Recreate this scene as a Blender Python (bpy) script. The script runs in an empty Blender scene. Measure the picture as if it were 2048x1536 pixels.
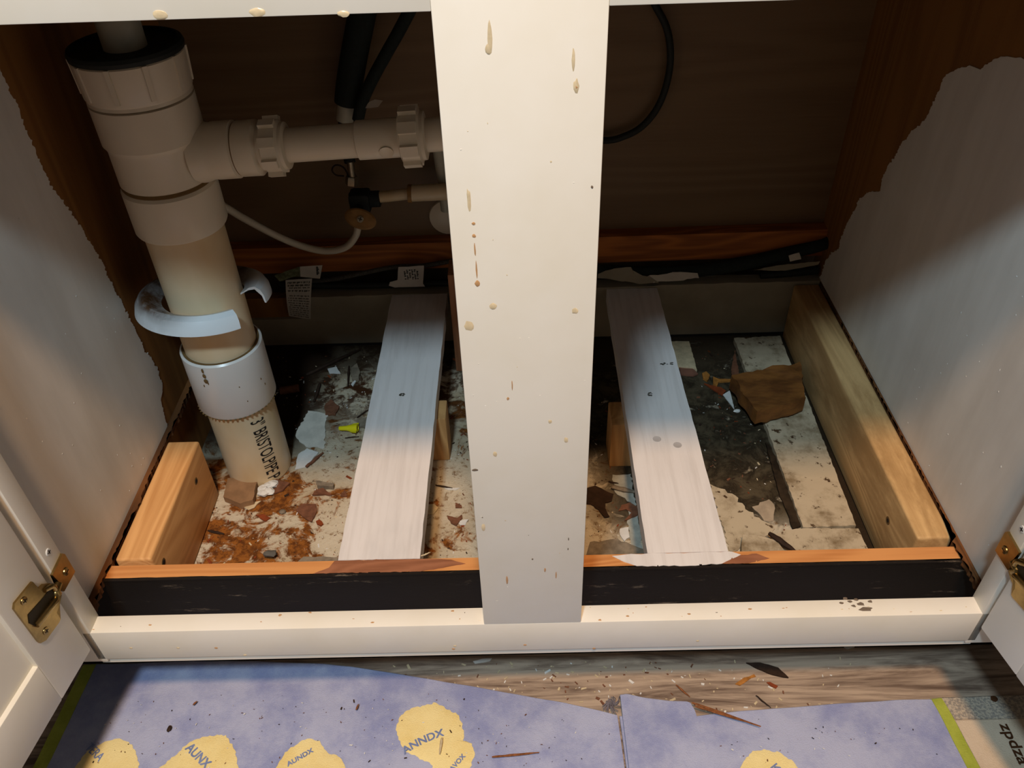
import bpy, bmesh, math, random
from mathutils import Vector, Matrix, noise

C = bpy.context.scene.collection
S = 0.001            # everything below is written in millimetres
R = math.radians

# ------------------------------------------------------------------ camera
cam_data = bpy.data.cameras.new('camera')
cam = bpy.data.objects.new('camera', cam_data); C.objects.link(cam)
cam_data.sensor_width = 36.0
cam_data.lens = 36.0 * 1640.80 / 2048.0
cam_data.clip_start = 0.01
cam.matrix_world = Matrix(((0.999593, 0.025625, 0.012504, -0.003549), (-0.006973, 0.644913, -0.764224, -0.413895), (-0.027647, 0.763826, 0.644829, 0.624213), (0.000000, 0.000000, 0.000000, 1.000000)))
bpy.context.scene.camera = cam

# ------------------------------------------------------------------ world, lamps, exposure
W = bpy.data.worlds.new('world'); bpy.context.scene.world = W
W.use_nodes = True
W.node_tree.nodes['Background'].inputs[0].default_value = (1.0, 0.90, 0.78, 1)
W.node_tree.nodes['Background'].inputs[1].default_value = 0.055

def lamp(name, loc, aim, size, power, col):
    d = bpy.data.lights.new(name, 'AREA'); d.shape = 'DISK'; d.size = size
    d.energy = power; d.color = col
    o = bpy.data.objects.new(name, d); C.objects.link(o)
    o.location = loc
    o.rotation_euler = (Vector(aim) - Vector(loc)).to_track_quat('-Z', 'Y').to_euler()
    return o
lamp('ceiling_lamp', (0.02, -0.83, 2.29), (0, 0.15, 0.1), 0.20, 44, (1.0, 0.60, 0.31))
lamp('cool_lamp', (-0.19, -0.80, 1.47), (0.05, 0.15, 0.1), 0.13, 16.5, (0.66, 0.87, 1.0))  # cool lamp close above and behind the camera

vs = bpy.context.scene.view_settings
vs.view_transform = 'Standard'; vs.look = 'None'; vs.gamma = 1.0; vs.use_curve_mapping = False
vs.exposure = -0.18

# ------------------------------------------------------------------ materials
def lin(r, g, b):
    f = lambda c: (c/255/12.92) if c/255 <= 0.04045 else ((c/255+0.055)/1.055)**2.4
    return (f(r), f(g), f(b), 1)

class Mat:
    def __init__(s, name, rough=0.5, spec=0.4, metal=0.0):
        s.m = bpy.data.materials.new(name); s.m.use_nodes = True
        s.t = s.m.node_tree; s.N = s.t.nodes; s.L = s.t.links
        s.b = s.N['Principled BSDF']
        s.b.inputs['Roughness'].default_value = rough
        s.b.inputs['Specular IOR Level'].default_value = spec
        s.b.inputs['Metallic'].default_value = metal
        s.tc = s.N.new('ShaderNodeNewGeometry').outputs['Position']
    def mapping(s, scale, rot=(0,0,0), loc=(0,0,0)):
        n = s.N.new('ShaderNodeMapping'); n.inputs['Scale'].default_value = scale
        n.inputs['Rotation'].default_value = rot; n.inputs['Location'].default_value = loc
        s.L.new(s.tc, n.inputs['Vector']); return n.outputs[0]
    def noise(s, scale=(1,1,1), sc=5, detail=6, rough=0.6, dist=0.0, loc=(0,0,0)):
        n = s.N.new('ShaderNodeTexNoise'); n.inputs['Scale'].default_value = sc
        n.inputs['Detail'].default_value = detail; n.inputs['Roughness'].default_value = rough
        n.inputs['Distortion'].default_value = dist
        s.L.new(s.mapping(scale, loc=loc), n.inputs['Vector']); return n.outputs['Fac']
    def wave(s, scale, sc, dist, dsc=1.0, rot=(0,0,0), loc=(0,0,0)):
        n = s.N.new('ShaderNodeTexWave'); n.wave_type = 'RINGS'; n.rings_direction = 'SPHERICAL'
        n.inputs['Scale'].default_value = sc; n.inputs['Distortion'].default_value = dist
        n.inputs['Detail'].default_value = 3; n.inputs['Detail Scale'].default_value = dsc
        s.L.new(s.mapping(scale, rot, loc), n.inputs['Vector']); return n.outputs['Fac']
    def step(s, v, a, b, lo=0.0, hi=1.0):
        n = s.N.new('ShaderNodeMapRange'); n.interpolation_type = 'SMOOTHSTEP'
        n.inputs['From Min'].default_value = a; n.inputs['From Max'].default_value = b
        n.inputs['To Min'].default_value = lo; n.inputs['To Max'].default_value = hi
        s.L.new(v, n.inputs['Value']); return n.outputs[0]
    def math(s, op, a, b):
        n = s.N.new('ShaderNodeMath'); n.operation = op
        for i, v in enumerate((a, b)):
            if isinstance(v, (int, float)): n.inputs[i].default_value = v
            else: s.L.new(v, n.inputs[i])
        return n.outputs[0]
    def xyz(s):
        n = s.N.new('ShaderNodeSeparateXYZ'); s.L.new(s.tc, n.inputs[0]); return n.outputs
    def mix(s, fac, a, b):
        n = s.N.new('ShaderNodeMix'); n.data_type = 'RGBA'
        for k, v in ((0, fac), (6, a), (7, b)):
            if isinstance(v, (int, float)): n.inputs[k].default_value = v
            elif isinstance(v, tuple): n.inputs[k].default_value = v
            else: s.L.new(v, n.inputs[k])
        return n.outputs[2]
    def color(s, c):
        if isinstance(c, tuple): s.b.inputs['Base Color'].default_value = c
        else: s.L.new(c, s.b.inputs['Base Color'])
        return s
    def rough(s, v): s.L.new(v, s.b.inputs['Roughness']); return s
    def bump(s, h, strength=0.3, dist=0.001):
        n = s.N.new('ShaderNodeBump'); n.inputs['Strength'].default_value = strength
        n.inputs['Distance'].default_value = dist
        s.L.new(h, n.inputs['Height']); s.L.new(n.outputs[0], s.b.inputs['Normal']); return s

def flat(name, col, rough=0.6, spec=0.4, metal=0.0, var=0.12, sc=60, bump=0.15):
    m = Mat(name, rough, spec, metal)
    n = m.noise(sc=sc)
    dark = tuple(c*(1-2*var) for c in col[:3]) + (1,)
    m.color(m.mix(m.step(n, 0.3, 0.7), dark, col)); m.bump(n, bump, 0.0006)
    return m.m

def wood(name, light, dark, axis='Y', rings=9.0, rough=0.6, bump=0.25, strength=1.0, grime=None):
    m = Mat(name, rough, 0.3)
    st = {'X': (0.12, 1, 1), 'Y': (1, 0.12, 1), 'Z': (1, 1, 0.12)}[axis]
    f = m.noise(tuple((a if a == 1 else 0.03) for a in st), sc=420, detail=3)
    b = m.noise(st, sc=22, detail=5)
    # a fold of smooth noise gives drawn-out growth lines that close into cathedrals
    w = m.math('ABSOLUTE', m.math('SINE', m.math('MULTIPLY', m.noise(st, sc=rings*2.2, detail=1.5, rough=0.3, dist=0.8), 30.0), 0), 0)
    v = m.math('ADD', m.math('MULTIPLY', w, 0.28), m.math('ADD', m.math('MULTIPLY', f, 0.3), m.math('MULTIPLY', b, 0.45)))
    c = m.mix(m.step(v, 0.40, 0.85, 0, strength), light, dark)
    if grime:
        g = m.step(m.noise((1, 0.3, 1), sc=16, detail=8, rough=0.7), 0.42, 0.66)
        c = m.mix(g, c, grime)
    m.color(c); m.bump(v, bump, 0.0008)
    return m.m

# painted cabinet front: cream enamel
m = Mat('cream_enamel', 0.42, 0.35)
n1 = m.noise(sc=6, detail=5); n2 = m.noise((1, 1, 0.15), sc=70, detail=4)
m.color(m.mix(m.step(n1, 0.35, 0.75), lin(238, 234, 224), lin(230, 224, 208)))
m.bump(n2, 0.06, 0.0006); CREAM = m.m
m = Mat('inner_primer', 0.55, 0.3)
n1 = m.noise((1, 0.9, 0.16), sc=26, detail=6); n2 = m.noise(sc=5, detail=4)
c = m.mix(m.step(n1, 0.3, 0.75), lin(226, 222, 214), lin(210, 205, 196))
c = m.mix(m.step(n2, 0.45, 0.75, 0, 0.5), c, lin(198, 193, 185))
m.color(c); m.bump(n1, 0.35, 0.001); PRIMER = m.m
PLY = wood('brown_plywood', lin(146, 100, 52), lin(110, 72, 36), 'Z', 5, 0.55, 0.1, 0.8)
PLYDARK = wood('dark_back_plywood', lin(122, 98, 72), lin(106, 82, 58), 'X', 3, 0.45, 0.05, 0.8)
LEDGER = wood('orange_fir', lin(176, 104, 46), lin(124, 68, 30), 'X', 10, 0.6, 0.2)
PINE = wood('new_pine', lin(224, 172, 112), lin(190, 134, 78), 'Y', 9, 0.6, 0.15, 0.9)
PINEZ = wood('new_pine_upright', lin(206, 160, 104), lin(172, 126, 76), 'Z', 9, 0.6, 0.15, 0.9)
PINEGRIME = wood('aged_pine', lin(214, 176, 122), lin(170, 132, 84), 'Y', 9, 0.6, 0.2, 0.9, lin(164, 128, 82))
TOEWOOD = wood('bare_cedar_edge', lin(214, 150, 90), lin(176, 108, 56), 'X', 8, 0.6, 0.2, 0.8)
m = Mat('tar_black', 0.62, 0.25)
n = m.noise((0.2, 1, 1), sc=90, detail=8, rough=0.8)
m.color(m.mix(m.step(n, 0.58, 0.70), lin(27, 22, 19), lin(110, 98, 84))); m.bump(n, 0.4, 0.001); BLACKFACE = m.m
REDWOOD = wood('brown_stain_patch', lin(158, 104, 74), lin(126, 78, 52), 'X', 14, 0.7, 0.3)
m = Mat('brushed_white_paint', 0.5, 0.35)
n1 = m.noise((1, 0.05, 1), sc=130, detail=6); n2 = m.noise((1, 0.25, 1), sc=16, detail=6)
c = m.mix(m.step(n1, 0.42, 0.72, 0, 0.5), lin(228, 224, 222), lin(204, 198, 194))
c = m.mix(m.step(n2, 0.5, 0.78, 0, 0.6), c, lin(190, 188, 188))
m.color(c); m.bump(n1, 0.4, 0.0008); SLAT = m.m
m = Mat('dirty_white_paint', 0.65, 0.25)
n1 = m.noise(sc=14, detail=9, rough=0.7); n2 = m.noise(sc=95, detail=5)
c = m.mix(m.step(n1, 0.45, 0.68), lin(190, 176, 150), lin(120, 102, 74))
c = m.mix(m.step(n2, 0.60, 0.68), c, lin(76, 56, 36))
m.color(c); m.bump(n1, 0.3, 0.001); DIRTYWHITE = m.m
SLEEPER = flat('aged_white_board', lin(158, 148, 128), 0.6, 0.2, var=0.12, sc=12)
PVC = flat('white_pvc', lin(218, 206, 184), 0.32, 0.5, var=0.03, sc=12, bump=0.05)
m = Mat('yellowed_pvc', 0.33, 0.5)
n = m.noise((1, 1, 0.5), sc=10, detail=4)
m.color(m.mix(m.step(n, 0.35, 0.7), lin(222, 202, 168), lin(208, 180, 136))); PVCY = m.m
m = Mat('bright_pvc_stained', 0.22, 0.5)
xx = m.xyz(); g = m.noise(sc=30, detail=8, rough=0.7)
side = m.step(m.math('SUBTRACT', xx[0], m.math('MULTIPLY', xx[1], 0.5)), -0.432, -0.482)
rd = m.math('SQRT', m.math('ADD', m.math('POWER', m.math('ADD', xx[0], 0.3315), 2), m.math('POWER', m.math('SUBTRACT', xx[1], 0.2995), 2)), 0)
side = m.math('MULTIPLY', side, m.step(m.math('ADD', rd, m.math('MULTIPLY', m.noise(sc=60), 0.012)), 0.080, 0.065))
mask = m.math('MULTIPLY', side, m.step(g, 0.30, 0.60, 0.6, 1.0))
m.color(m.mix(mask, lin(226, 232, 236), lin(84, 58, 36))); RINGM = m.m
COUPM = flat('coupling_pvc', lin(222, 220, 216), 0.3, 0.5, var=0.02, sc=12, bump=0.04)
GRIME = flat('brown_grime', lin(120, 92, 54), 0.8, 0.2, sc=160)
INK_SHADE = flat('ink_and_gap_shade', lin(44, 40, 38), 0.7, 0.1, var=0.05)
RUBBER = flat('black_rubber', lin(34, 38, 36), 0.6, 0.3, sc=200)
GREYTUBE = flat('grey_tailpiece', lin(186, 184, 168), 0.4, 0.4, var=0.06)
FOAM = flat('foam_sleeve', lin(40, 46, 44), 0.8, 0.15, sc=260, bump=0.4)
CHROME = flat('dull_chrome', lin(170, 160, 140), 0.3, 0.5, 0.9, var=0.1, sc=200)
BRASS = flat('antique_brass', lin(176, 150, 98), 0.30, 0.5, 1.0, var=0.12, sc=140, bump=0.05)
BRASSD = flat('hinge_slot_dark', lin(50, 42, 26), 0.5, 0.3, 0.6, sc=100)
TANHANDLE = flat('tan_valve_handle', lin(160, 118, 66), 0.5, 0.3, var=0.15, sc=90)
PAPER = flat('white_paper', lin(205, 198, 186), 0.7, 0.2, var=0.06, sc=60)
GREENPAPER = flat('green_printed_paper', lin(128, 132, 98), 0.7, 0.2, sc=120, var=0.3)
PRINT = flat('black_print', lin(26, 24, 24), 0.8, 0.1)
DRIP = flat('brown_drip', lin(226, 208, 172), 0.3, 0.5, var=0.1, sc=200)
DRIPD = flat('rust_drip', lin(200, 156, 110), 0.35, 0.5, var=0.1, sc=200)
SPECK = flat('grey_speck', lin(120, 106, 92), 0.7, 0.2)
KNOT = flat('dark_knot', lin(84, 78, 66), 0.8, 0.2, sc=900, var=0.35)
DIMPLE = flat('screw_dimple', lin(186, 182, 180), 0.6, 0.2, var=0.05)
YELLOW = flat('yellow_plastic', lin(232, 222, 28), 0.35, 0.5, var=0.03)
CHIPBROWN = flat('brown_chip', lin(126, 84, 62), 0.75, 0.2, var=0.2, sc=140)
CHIPRED = flat('red_brown_chip', lin(138, 66, 34), 0.75, 0.2, var=0.15, sc=140)
CHIPDARK = flat('charred_chip', lin(58, 42, 32), 0.8, 0.2, var=0.2, sc=140)
CHIPGREY = flat('grey_chip', lin(142, 130, 112), 0.8, 0.2, var=0.2, sc=120)
CHIPWHITE = flat('white_chip', lin(222, 222, 218), 0.6, 0.3, var=0.06, sc=120)
CHIPCREAM = flat('cream_chip', lin(214, 196, 160), 0.7, 0.2, var=0.14, sc=90)
CHIPORANGE = flat('orange_shaving', lin(182, 122, 58), 0.6, 0.2, var=0.2, sc=200)
SPLINTER = flat('split_wood', lin(150, 94, 56), 0.7, 0.2, var=0.25, sc=300)
m = Mat('broken_wood_chunk', 0.6, 0.3)
n1 = m.noise((0.35, 1, 1), sc=60, detail=7); n2 = m.noise((0.5, 1, 1), sc=14, detail=4)
c = m.mix(m.step(n1, 0.35, 0.7), lin(136, 88, 42), lin(92, 56, 26))
m.color(m.mix(m.step(n2, 0.5, 0.68, 0, 0.9), c, lin(78, 44, 22))); m.bump(n1, 0.6, 0.002); CHUNK = m.m

# the old subfloor under the cabinet
m = Mat('rotten_subfloor', 0.78, 0.2)
xx = m.xyz()
fine = m.noise(sc=120, detail=8, rough=0.72); mid = m.noise(sc=38, detail=9, rough=0.68, dist=0.6)
big = m.noise(sc=9, detail=6, rough=0.6); dots = m.noise(sc=190, detail=3, loc=(3, 1, 2))
base = m.mix(m.step(big, 0.35, 0.7), lin(206, 196, 174), lin(182, 164, 134))
base = m.mix(m.step(fine, 0.54, 0.64, 0, 0.85), base, lin(136, 108, 74))
lf = m.math('MULTIPLY', m.step(xx[0], -0.12, -0.34), m.step(xx[1], 0.42, 0.14))
rust = m.step(m.math('ADD', m.math('ADD', mid, m.math('MULTIPLY', big, 0.5)), m.math('MULTIPLY', lf, 0.20)), 0.80, 0.90)
base = m.mix(rust, base, m.mix(m.step(fine, 0.4, 0.6), lin(150, 92, 36), lin(96, 54, 20)))
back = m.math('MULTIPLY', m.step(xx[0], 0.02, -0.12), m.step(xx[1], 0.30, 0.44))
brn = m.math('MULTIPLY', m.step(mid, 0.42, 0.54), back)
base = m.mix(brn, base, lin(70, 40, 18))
rt = m.math('MULTIPLY', m.step(xx[0], 0.03, 0.12), m.step(xx[1], 0.15, 0.21))
rt2 = m.math('MULTIPLY', m.step(xx[0], 0.01, 0.06), m.step(xx[1], 0.25, 0.33))
rtm = m.math('MAXIMUM', rt, rt2)
grim = m.mix(m.step(mid, 0.4, 0.62), lin(44, 36, 24), lin(84, 74, 56))
base = m.mix(m.math('MULTIPLY', rtm, m.step(m.math('ADD', mid, m.math('MULTIPLY', rtm, 0.3)), 0.55, 0.72)), base, grim)
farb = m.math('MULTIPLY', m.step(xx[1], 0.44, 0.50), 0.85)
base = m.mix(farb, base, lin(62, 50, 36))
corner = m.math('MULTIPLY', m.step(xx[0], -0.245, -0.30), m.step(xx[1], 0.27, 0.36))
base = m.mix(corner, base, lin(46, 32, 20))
base = m.mix(m.step(xx[0], 0.325, 0.345), base, lin(48, 36, 22))  # shadow in the gap along the right stud, painted into the floor colour
base = m.mix(m.step(dots, 0.68, 0.72), base, lin(60, 40, 24))
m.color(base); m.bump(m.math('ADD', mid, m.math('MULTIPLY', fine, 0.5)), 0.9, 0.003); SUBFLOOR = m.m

# vinyl plank floor of the kitchen
m = Mat('vinyl_plank', 0.5, 0.35)
g1 = m.noise((0.10, 1, 1), sc=42, detail=8, rough=0.65, dist=1.6)
g2 = m.noise((0.05, 1, 1), sc=260, detail=4)
c = m.mix(m.step(m.math('ADD', m.math('MULTIPLY', g1, 0.75), m.math('MULTIPLY', g2, 0.25)), 0.38, 0.62), lin(104, 86, 74), lin(184, 164, 144))
br = m.N.new('ShaderNodeTexBrick'); m.L.new(m.mapping((1, 1, 1), loc=(-0.133, 0.06, 0)), br.inputs['Vector'])
br.inputs['Scale'].default_value = 1; br.inputs['Brick Width'].default_value = 1.2; br.inputs['Row Height'].default_value = 0.15
br.inputs['Mortar Size'].default_value = 0.0009; br.inputs['Color1'].default_value = (1, 1, 1, 1); br.inputs['Color2'].default_value = (.86, .86, .86, 1)
br.inputs['Mortar'].default_value = (.45, .42, .4, 1)
mm = m.N.new('ShaderNodeMix'); mm.data_type = 'RGBA'; mm.blend_type = 'MULTIPLY'; mm.inputs[0].default_value = 1
m.L.new(c, mm.inputs[6]); m.L.new(br.outputs[0], mm.inputs[7])
m.color(mm.outputs[2]); m.bump(g1, 0.15, 0.0006); VINYL = m.m

def terry(name, a, b, sc=12):
    m = Mat(name, 0.95, 0.1)
    n1 = m.noise(sc=sc, detail=7, rough=0.7); n2 = m.noise(sc=900, detail=2)
    m.color(m.mix(m.step(n1, 0.38, 0.68), a, b)); m.bump(m.math('ADD', n2, n1), 0.5, 0.0015)
    m.b.inputs['Sheen Weight'].default_value = 0.2
    return m.m
TERRY = terry('lavender_terry', lin(174, 180, 208), lin(138, 146, 188))
TERRYB = terry('yellow_terry', lin(240, 222, 160), lin(232, 208, 138))
TERRYG = terry('green_hem', lin(172, 182, 74), lin(150, 162, 58), 40)
BEIGEW = terry('beige_woven_band', lin(206, 190, 168), lin(196, 178, 154), 30)
m = Mat('grey_woven_band', 0.9, 0.1)
w = m.noise((1, 1, 1), sc=420, detail=2); m.color(m.mix(m.step(w, 0.4, 0.6), lin(186, 174, 156), lin(146, 140, 132))); m.bump(w, 0.7, 0.0015); GREYW = m.m
LETTER = terry('blue_letters', lin(128, 142, 182), lin(110, 126, 170), 60)
STITCH = flat('dark_brown_stitching', lin(74, 46, 26), 0.8, 0.1, sc=300)

# ------------------------------------------------------------------ mesh builder
class MB:
    def __init__(s): s.bm = bmesh.new()
    def _add(s, verts, faces, m=0):
        vv = [s.bm.verts.new(Vector(v)) for v in verts]; out = []
        for f in faces:
            try: q = s.bm.faces.new([vv[i] for i in f])
            except ValueError: continue
            q.material_index = m; out.append(q)
        return vv, out
    def box(s, a, b, m=0, bev=0.0, rot=None, seg=2):
        x0, y0, z0 = a; x1, y1, z1 = b
        V = [(x0,y0,z0),(x1,y0,z0),(x1,y1,z0),(x0,y1,z0),(x0,y0,z1),(x1,y0,z1),(x1,y1,z1),(x0,y1,z1)]
        vv, ff = s._add(V, [(3,2,1,0),(4,5,6,7),(0,1,5,4),(1,2,6,5),(2,3,7,6),(3,0,4,7)], m)
        if rot:
            ang, ax, cen = rot
            bmesh.ops.rotate(s.bm, verts=vv, cent=Vector(cen), matrix=Matrix.Rotation(ang, 3, ax))
        if bev:
            ee = list({e for f in ff for e in f.edges})
            r = bmesh.ops.bevel(s.bm, geom=ee, offset=bev, segments=seg, affect='EDGES', profile=0.5)
            for f in r['faces']: f.material_index = m
        return vv
    def prism(s, pts, vec, m=0, mside=None):
        """polygon (3-D points) thickened along vec"""
        vec = Vector(vec); n = len(pts)
        P = [Vector(p) for p in pts]
        nor = Vector((0,0,0))
        for i in range(n): nor += P[i].cross(P[(i+1) % n])
        if nor.dot(vec) < 0: P.reverse()
        vv = [s.bm.verts.new(p) for p in P] + [s.bm.verts.new(p+vec) for p in P]
        fs = [s.bm.faces.new([vv[n+i] for i in range(n)]), s.bm.faces.new([vv[i] for i in reversed(range(n))])]
        for f in fs: f.material_index = m
        for i in range(n):
            j = (i+1) % n
            f = s.bm.faces.new([vv[i], vv[j], vv[n+j], vv[n+i]]); f.material_index = m if mside is None else mside
        bmesh.ops.triangulate(s.bm, faces=fs)
        return vv
    def lathe(s, cen, axis, prof, m=0, seg=48, a0=0.0, a1=2*math.pi, close=False):
        """prof: list of (radius, distance along axis)"""
        cen = Vector(cen); ax = Vector(axis).normalized()
        u = ax.cross(Vector((0,1,0)) if abs(ax.y) < 0.9 else Vector((1,0,0))).normalized()
        v = ax.cross(u); full = abs(a1-a0-2*math.pi) < 1e-6
        if abs(ax.z) > 0.99: u = Vector((1,0,0)); v = Vector((0,1,0))
        k = seg if full else seg+1; rings = []
        for (r, t) in prof:
            rings.append([s.bm.verts.new(cen + ax*t + (u*math.cos(a)+v*math.sin(a))*r)
                          for a in [a0+(a1-a0)*i/seg for i in range(k)]])
        np_ = len(prof); rng = range(np_ if close else np_-1)
        for j in rng:
            A, B = rings[j], rings[(j+1) % np_]
            for i in range(seg):
                i2 = (i+1) % k
                f = s.bm.faces.new([A[i], A[i2], B[i2], B[i]]); f.material_index = m
        if not close and full:
            for rg in (rings[0], rings[-1]):
                f = s.bm.faces.new(rg); f.material_index = m
        if close and not full:
            for q in (0, -1):
                f = s.bm.faces.new([rg[q] for rg in rings]); f.material_index = m
        return rings
    def tube(s, pts, r, m=0, seg=14, smooth=4):
        P = [Vector(p) for p in pts]
        if smooth > 1 and len(P) > 2:
            Q = []
            for i in range(len(P)-1):
                p0 = P[max(i-1,0)]; p1 = P[i]; p2 = P[i+1]; p3 = P[min(i+2,len(P)-1)]
                for k in range(smooth):
                    t = k/smooth
                    Q.append(0.5*((2*p1)+(p2-p0)*t+(2*p0-5*p1+4*p2-p3)*t*t+(3*p1-p0-3*p2+p3)*t**3))
            Q.append(P[-1]); P = Q
        rad = r if callable(r) else (lambda t: r)
        prev = None; rings = []
        for i, p in enumerate(P):
            d = (P[min(i+1,len(P)-1)]-P[max(i-1,0)]).normalized()
            if prev is None: u = d.orthogonal().normalized()
            else: u = (prev - d*prev.dot(d)).normalized()
            prev = u; v = d.cross(u); rr = rad(i/(len(P)-1))
            rings.append([s.bm.verts.new(p+(u*math.cos(a)+v*math.sin(a))*rr) for a in [2*math.pi*k/seg for k in range(seg)]])
        for A, B in zip(rings, rings[1:]):
            for i in range(seg):
                j = (i+1) % seg
                f = s.bm.faces.new([A[i], A[j], B[j], B[i]]); f.material_index = m
        for rg in (rings[0][::-1], rings[-1]):
            f = s.bm.faces.new(rg); f.material_index = m
    def blob(s, cen, size, m=0, seed=0, amp=0.25, sub=2):
        r = bmesh.ops.create_icosphere(s.bm, subdivisions=sub, radius=1.0)
        for v in r['verts']:
            k = 1 + amp*noise.noise(v.co*1.7 + Vector((seed*3.1, seed*1.7, seed)))
            v.co = Vector(cen) + Vector((v.co.x*size[0]*k, v.co.y*size[1]*k, v.co.z*size[2]*k))
        for f in {f for v in r['verts'] for f in v.link_faces}: f.material_index = m
    def obj(s, name, mats, parent=None, base=None, ang=0.55):
        bmesh.ops.recalc_face_normals(s.bm, faces=s.bm.faces)
        xs = [v.co for v in s.bm.verts]
        if base is None:
            base = Vector(((min(v.x for v in xs)+max(v.x for v in xs))/2, (min(v.y for v in xs)+max(v.y for v in xs))/2, min(v.z for v in xs)))
        base = Vector(base)
        for v in s.bm.verts: v.co = (v.co - base)*S
        for f in s.bm.faces: f.smooth = True
        for e in s.bm.edges:
            e.smooth = not (len(e.link_faces) != 2 or e.calc_face_angle(0) > ang)
        me = bpy.data.meshes.new(name); s.bm.to_mesh(me); s.bm.free()
        for mm in (mats if isinstance(mats, (list, tuple)) else [mats]): me.materials.append(mm)
        o = bpy.data.objects.new(name, me); C.objects.link(o)
        o.location = base*S
        if parent:
            w = Vector(parent.location)
            if parent.parent: w += parent.parent.location
            o.parent = parent; o.location = base*S - w
        return o

def thing(name, base, label, cat, group=None):
    o = bpy.data.objects.new(name, None); C.objects.link(o); o.empty_display_size = 0.05
    o.location = Vector(base)*S
    o['label'] = label; o['category'] = cat
    if group: o['group'] = group
    return o
def tag(o, label, cat, group=None, kind=None):
    if label: o['label'] = label
    if cat: o['category'] = cat
    if group: o['group'] = group
    if kind: o['kind'] = kind
    return o

def jag(P, step=6, amp=1.2, seed=1, closed=True):
    rnd = random.Random(seed); out = []
    n = len(P)
    for i in range(n if closed else n-1):
        a = Vector(P[i]); b = Vector(P[(i+1) % n]); L = (b-a).length; k = max(1, int(L/step))
        d = (b-a)/max(L, 1e-6)
        out.append(a)
        for j in range(1, k):
            p = a + (b-a)*(j/k)
            q = Vector([rnd.uniform(-amp, amp) for _ in a])
            out.append(p + q - d*q.dot(d)*0.7)
    if not closed: out.append(Vector(P[-1]))
    return out

def text_pts(txt, size):
    """triangulated outline of a text, in mm, lower-left at the origin"""
    cu = bpy.data.curves.new('t', 'FONT'); cu.body = txt; cu.size = size; cu.resolution_u = 3
    o = bpy.data.objects.new('t', cu); C.objects.link(o)
    me = o.to_mesh(); V = [v.co.copy() for v in me.vertices]; F = [tuple(p.vertices) for p in me.polygons]
    o.to_mesh_clear(); bpy.data.objects.remove(o); bpy.data.curves.remove(cu)
    return V, F

def add_text(mb, txt, size, fn, m, bold=0.0, dx=0.0):
    V, F = text_pts(txt, size)
    w = max(v.x for v in V)
    b = bmesh.new(); vv = [b.verts.new(v) for v in V]
    for f in F:
        try: b.faces.new([vv[i] for i in f])
        except ValueError: pass
    bmesh.ops.remove_doubles(b, verts=b.verts, dist=1e-4)
    bmesh.ops.triangulate(b, faces=b.faces)
    bmesh.ops.subdivide_edges(b, edges=b.edges, cuts=2, use_grid_fill=True)
    b.verts.index_update()
    for ox in ((0, bold) if bold else (0,)):
        mb._add([fn(v.co.x+dx, v.co.y+ox, w) for v in b.verts], [tuple(v.index for v in f.verts) for f in b.faces], m)
    b.free()

# ------------------------------------------------------------------ the setting
mb = MB(); mb.box((-1600, -2200, -190), (1600, 63, -150))
tag(mb.obj('floor', VINYL), 'grey brown wood look vinyl plank kitchen floor in front of the cabinet', None, kind='structure')
# old subfloor, a gently uneven sheet
mb = MB()
nx, ny = 120, 70
def sub_z(x, y):
    v = Vector((x*0.02, y*0.02, 0))
    return -98 + 0.9*noise.noise(v) + 0.5*noise.noise(v*4)
G = [[mb.bm.verts.new((x, y, sub_z(x, y))) for x in [-411+822*i/nx for i in range(nx+1)]] for y in [83+495*j/ny for j in range(ny+1)]]
for j in range(ny):
    for i in range(nx): mb.bm.faces.new([G[j][i], G[j][i+1], G[j+1][i+1], G[j+1][i]])
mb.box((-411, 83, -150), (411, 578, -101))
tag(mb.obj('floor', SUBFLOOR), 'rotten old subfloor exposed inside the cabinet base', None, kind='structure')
mb = MB(); mb.box((-900, 600, -150), (900, 640, 1400))
tag(mb.obj('wall_back', flat('old_plaster', lin(104, 84, 62), 0.8)), 'kitchen wall behind the sink cabinet', None, kind='structure')

# ------------------------------------------------------------------ the cabinet
cab = thing('sink_cabinet', (0, 300, -150), 'cream painted sink base cabinet with both doors swung open and its bottom panel cut out', 'cabinet')
XL, XR, H = -390, 391.5, 508.6

def drips(mb, spots, y, m):
    for (x, _, z), w, h in spots:
        mb.blob((x, y, z), (w, 0.5, h), m, seed=x, amp=0.35)
mb = MB(); mb.box((-42.5, -0.15, 0.0), (42.5, 19, H+96), 0, 0.8)
drips(mb, [((-15, 0, 495.2),1.3,8),((-16.1, 0, 490.5),1.6,3),((27.5, 0, 470.9),1.7,4),((25.9, 0, 483.9),0.9,6),((-30.5, 0, 409.3),1.2,7),
  ((-20.2, 0, 337.7),2.4,2.6),((30, 0, 332.4),2.2,2.4),((-24.2, 0, 210.3),1.4,2.8),((14.8, 0, 240.4),1.5,2.0),((26.1, 0, 222.4),1.6,3),((-36.4, 0, 130.4),1.6,5),((-35.8, 0, 323.1),3.0,4)], 0, 1)
drips(mb, [((-28.8, 0, 354.3),1.6,2.6),((-29, 0, 386.6),1.2,1.4),((-28.8, 0, 394.6),1.1,1.1),((-29, 0, 377.4),0.5,5),((-28.8, 0, 363.8),0.5,7),((27.7, 0, 470.4),1.2,1.4),
  ((-13.4, 0, 262.4),0.9,1.6),((-10.3, 0, 274.1),0.4,5),((-20.3, 0, 63.2),0.9,6),((20.2, 0, 68.4),0.6,5),((11.1, 0, 75.4),0.8,3)], 0, 2)
drips(mb, [((37.5, 0, 415.1),0.8,1.0),((-39.3, 0, 194.5),2.4,1.4),((29.7, 0, 114.1),0.5,2),((29.5, 0, 101.8),0.5,1.5),((1.1, 0, 90.1),0.7,1.2)], 0, 3)
rnd = random.Random(4)
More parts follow.
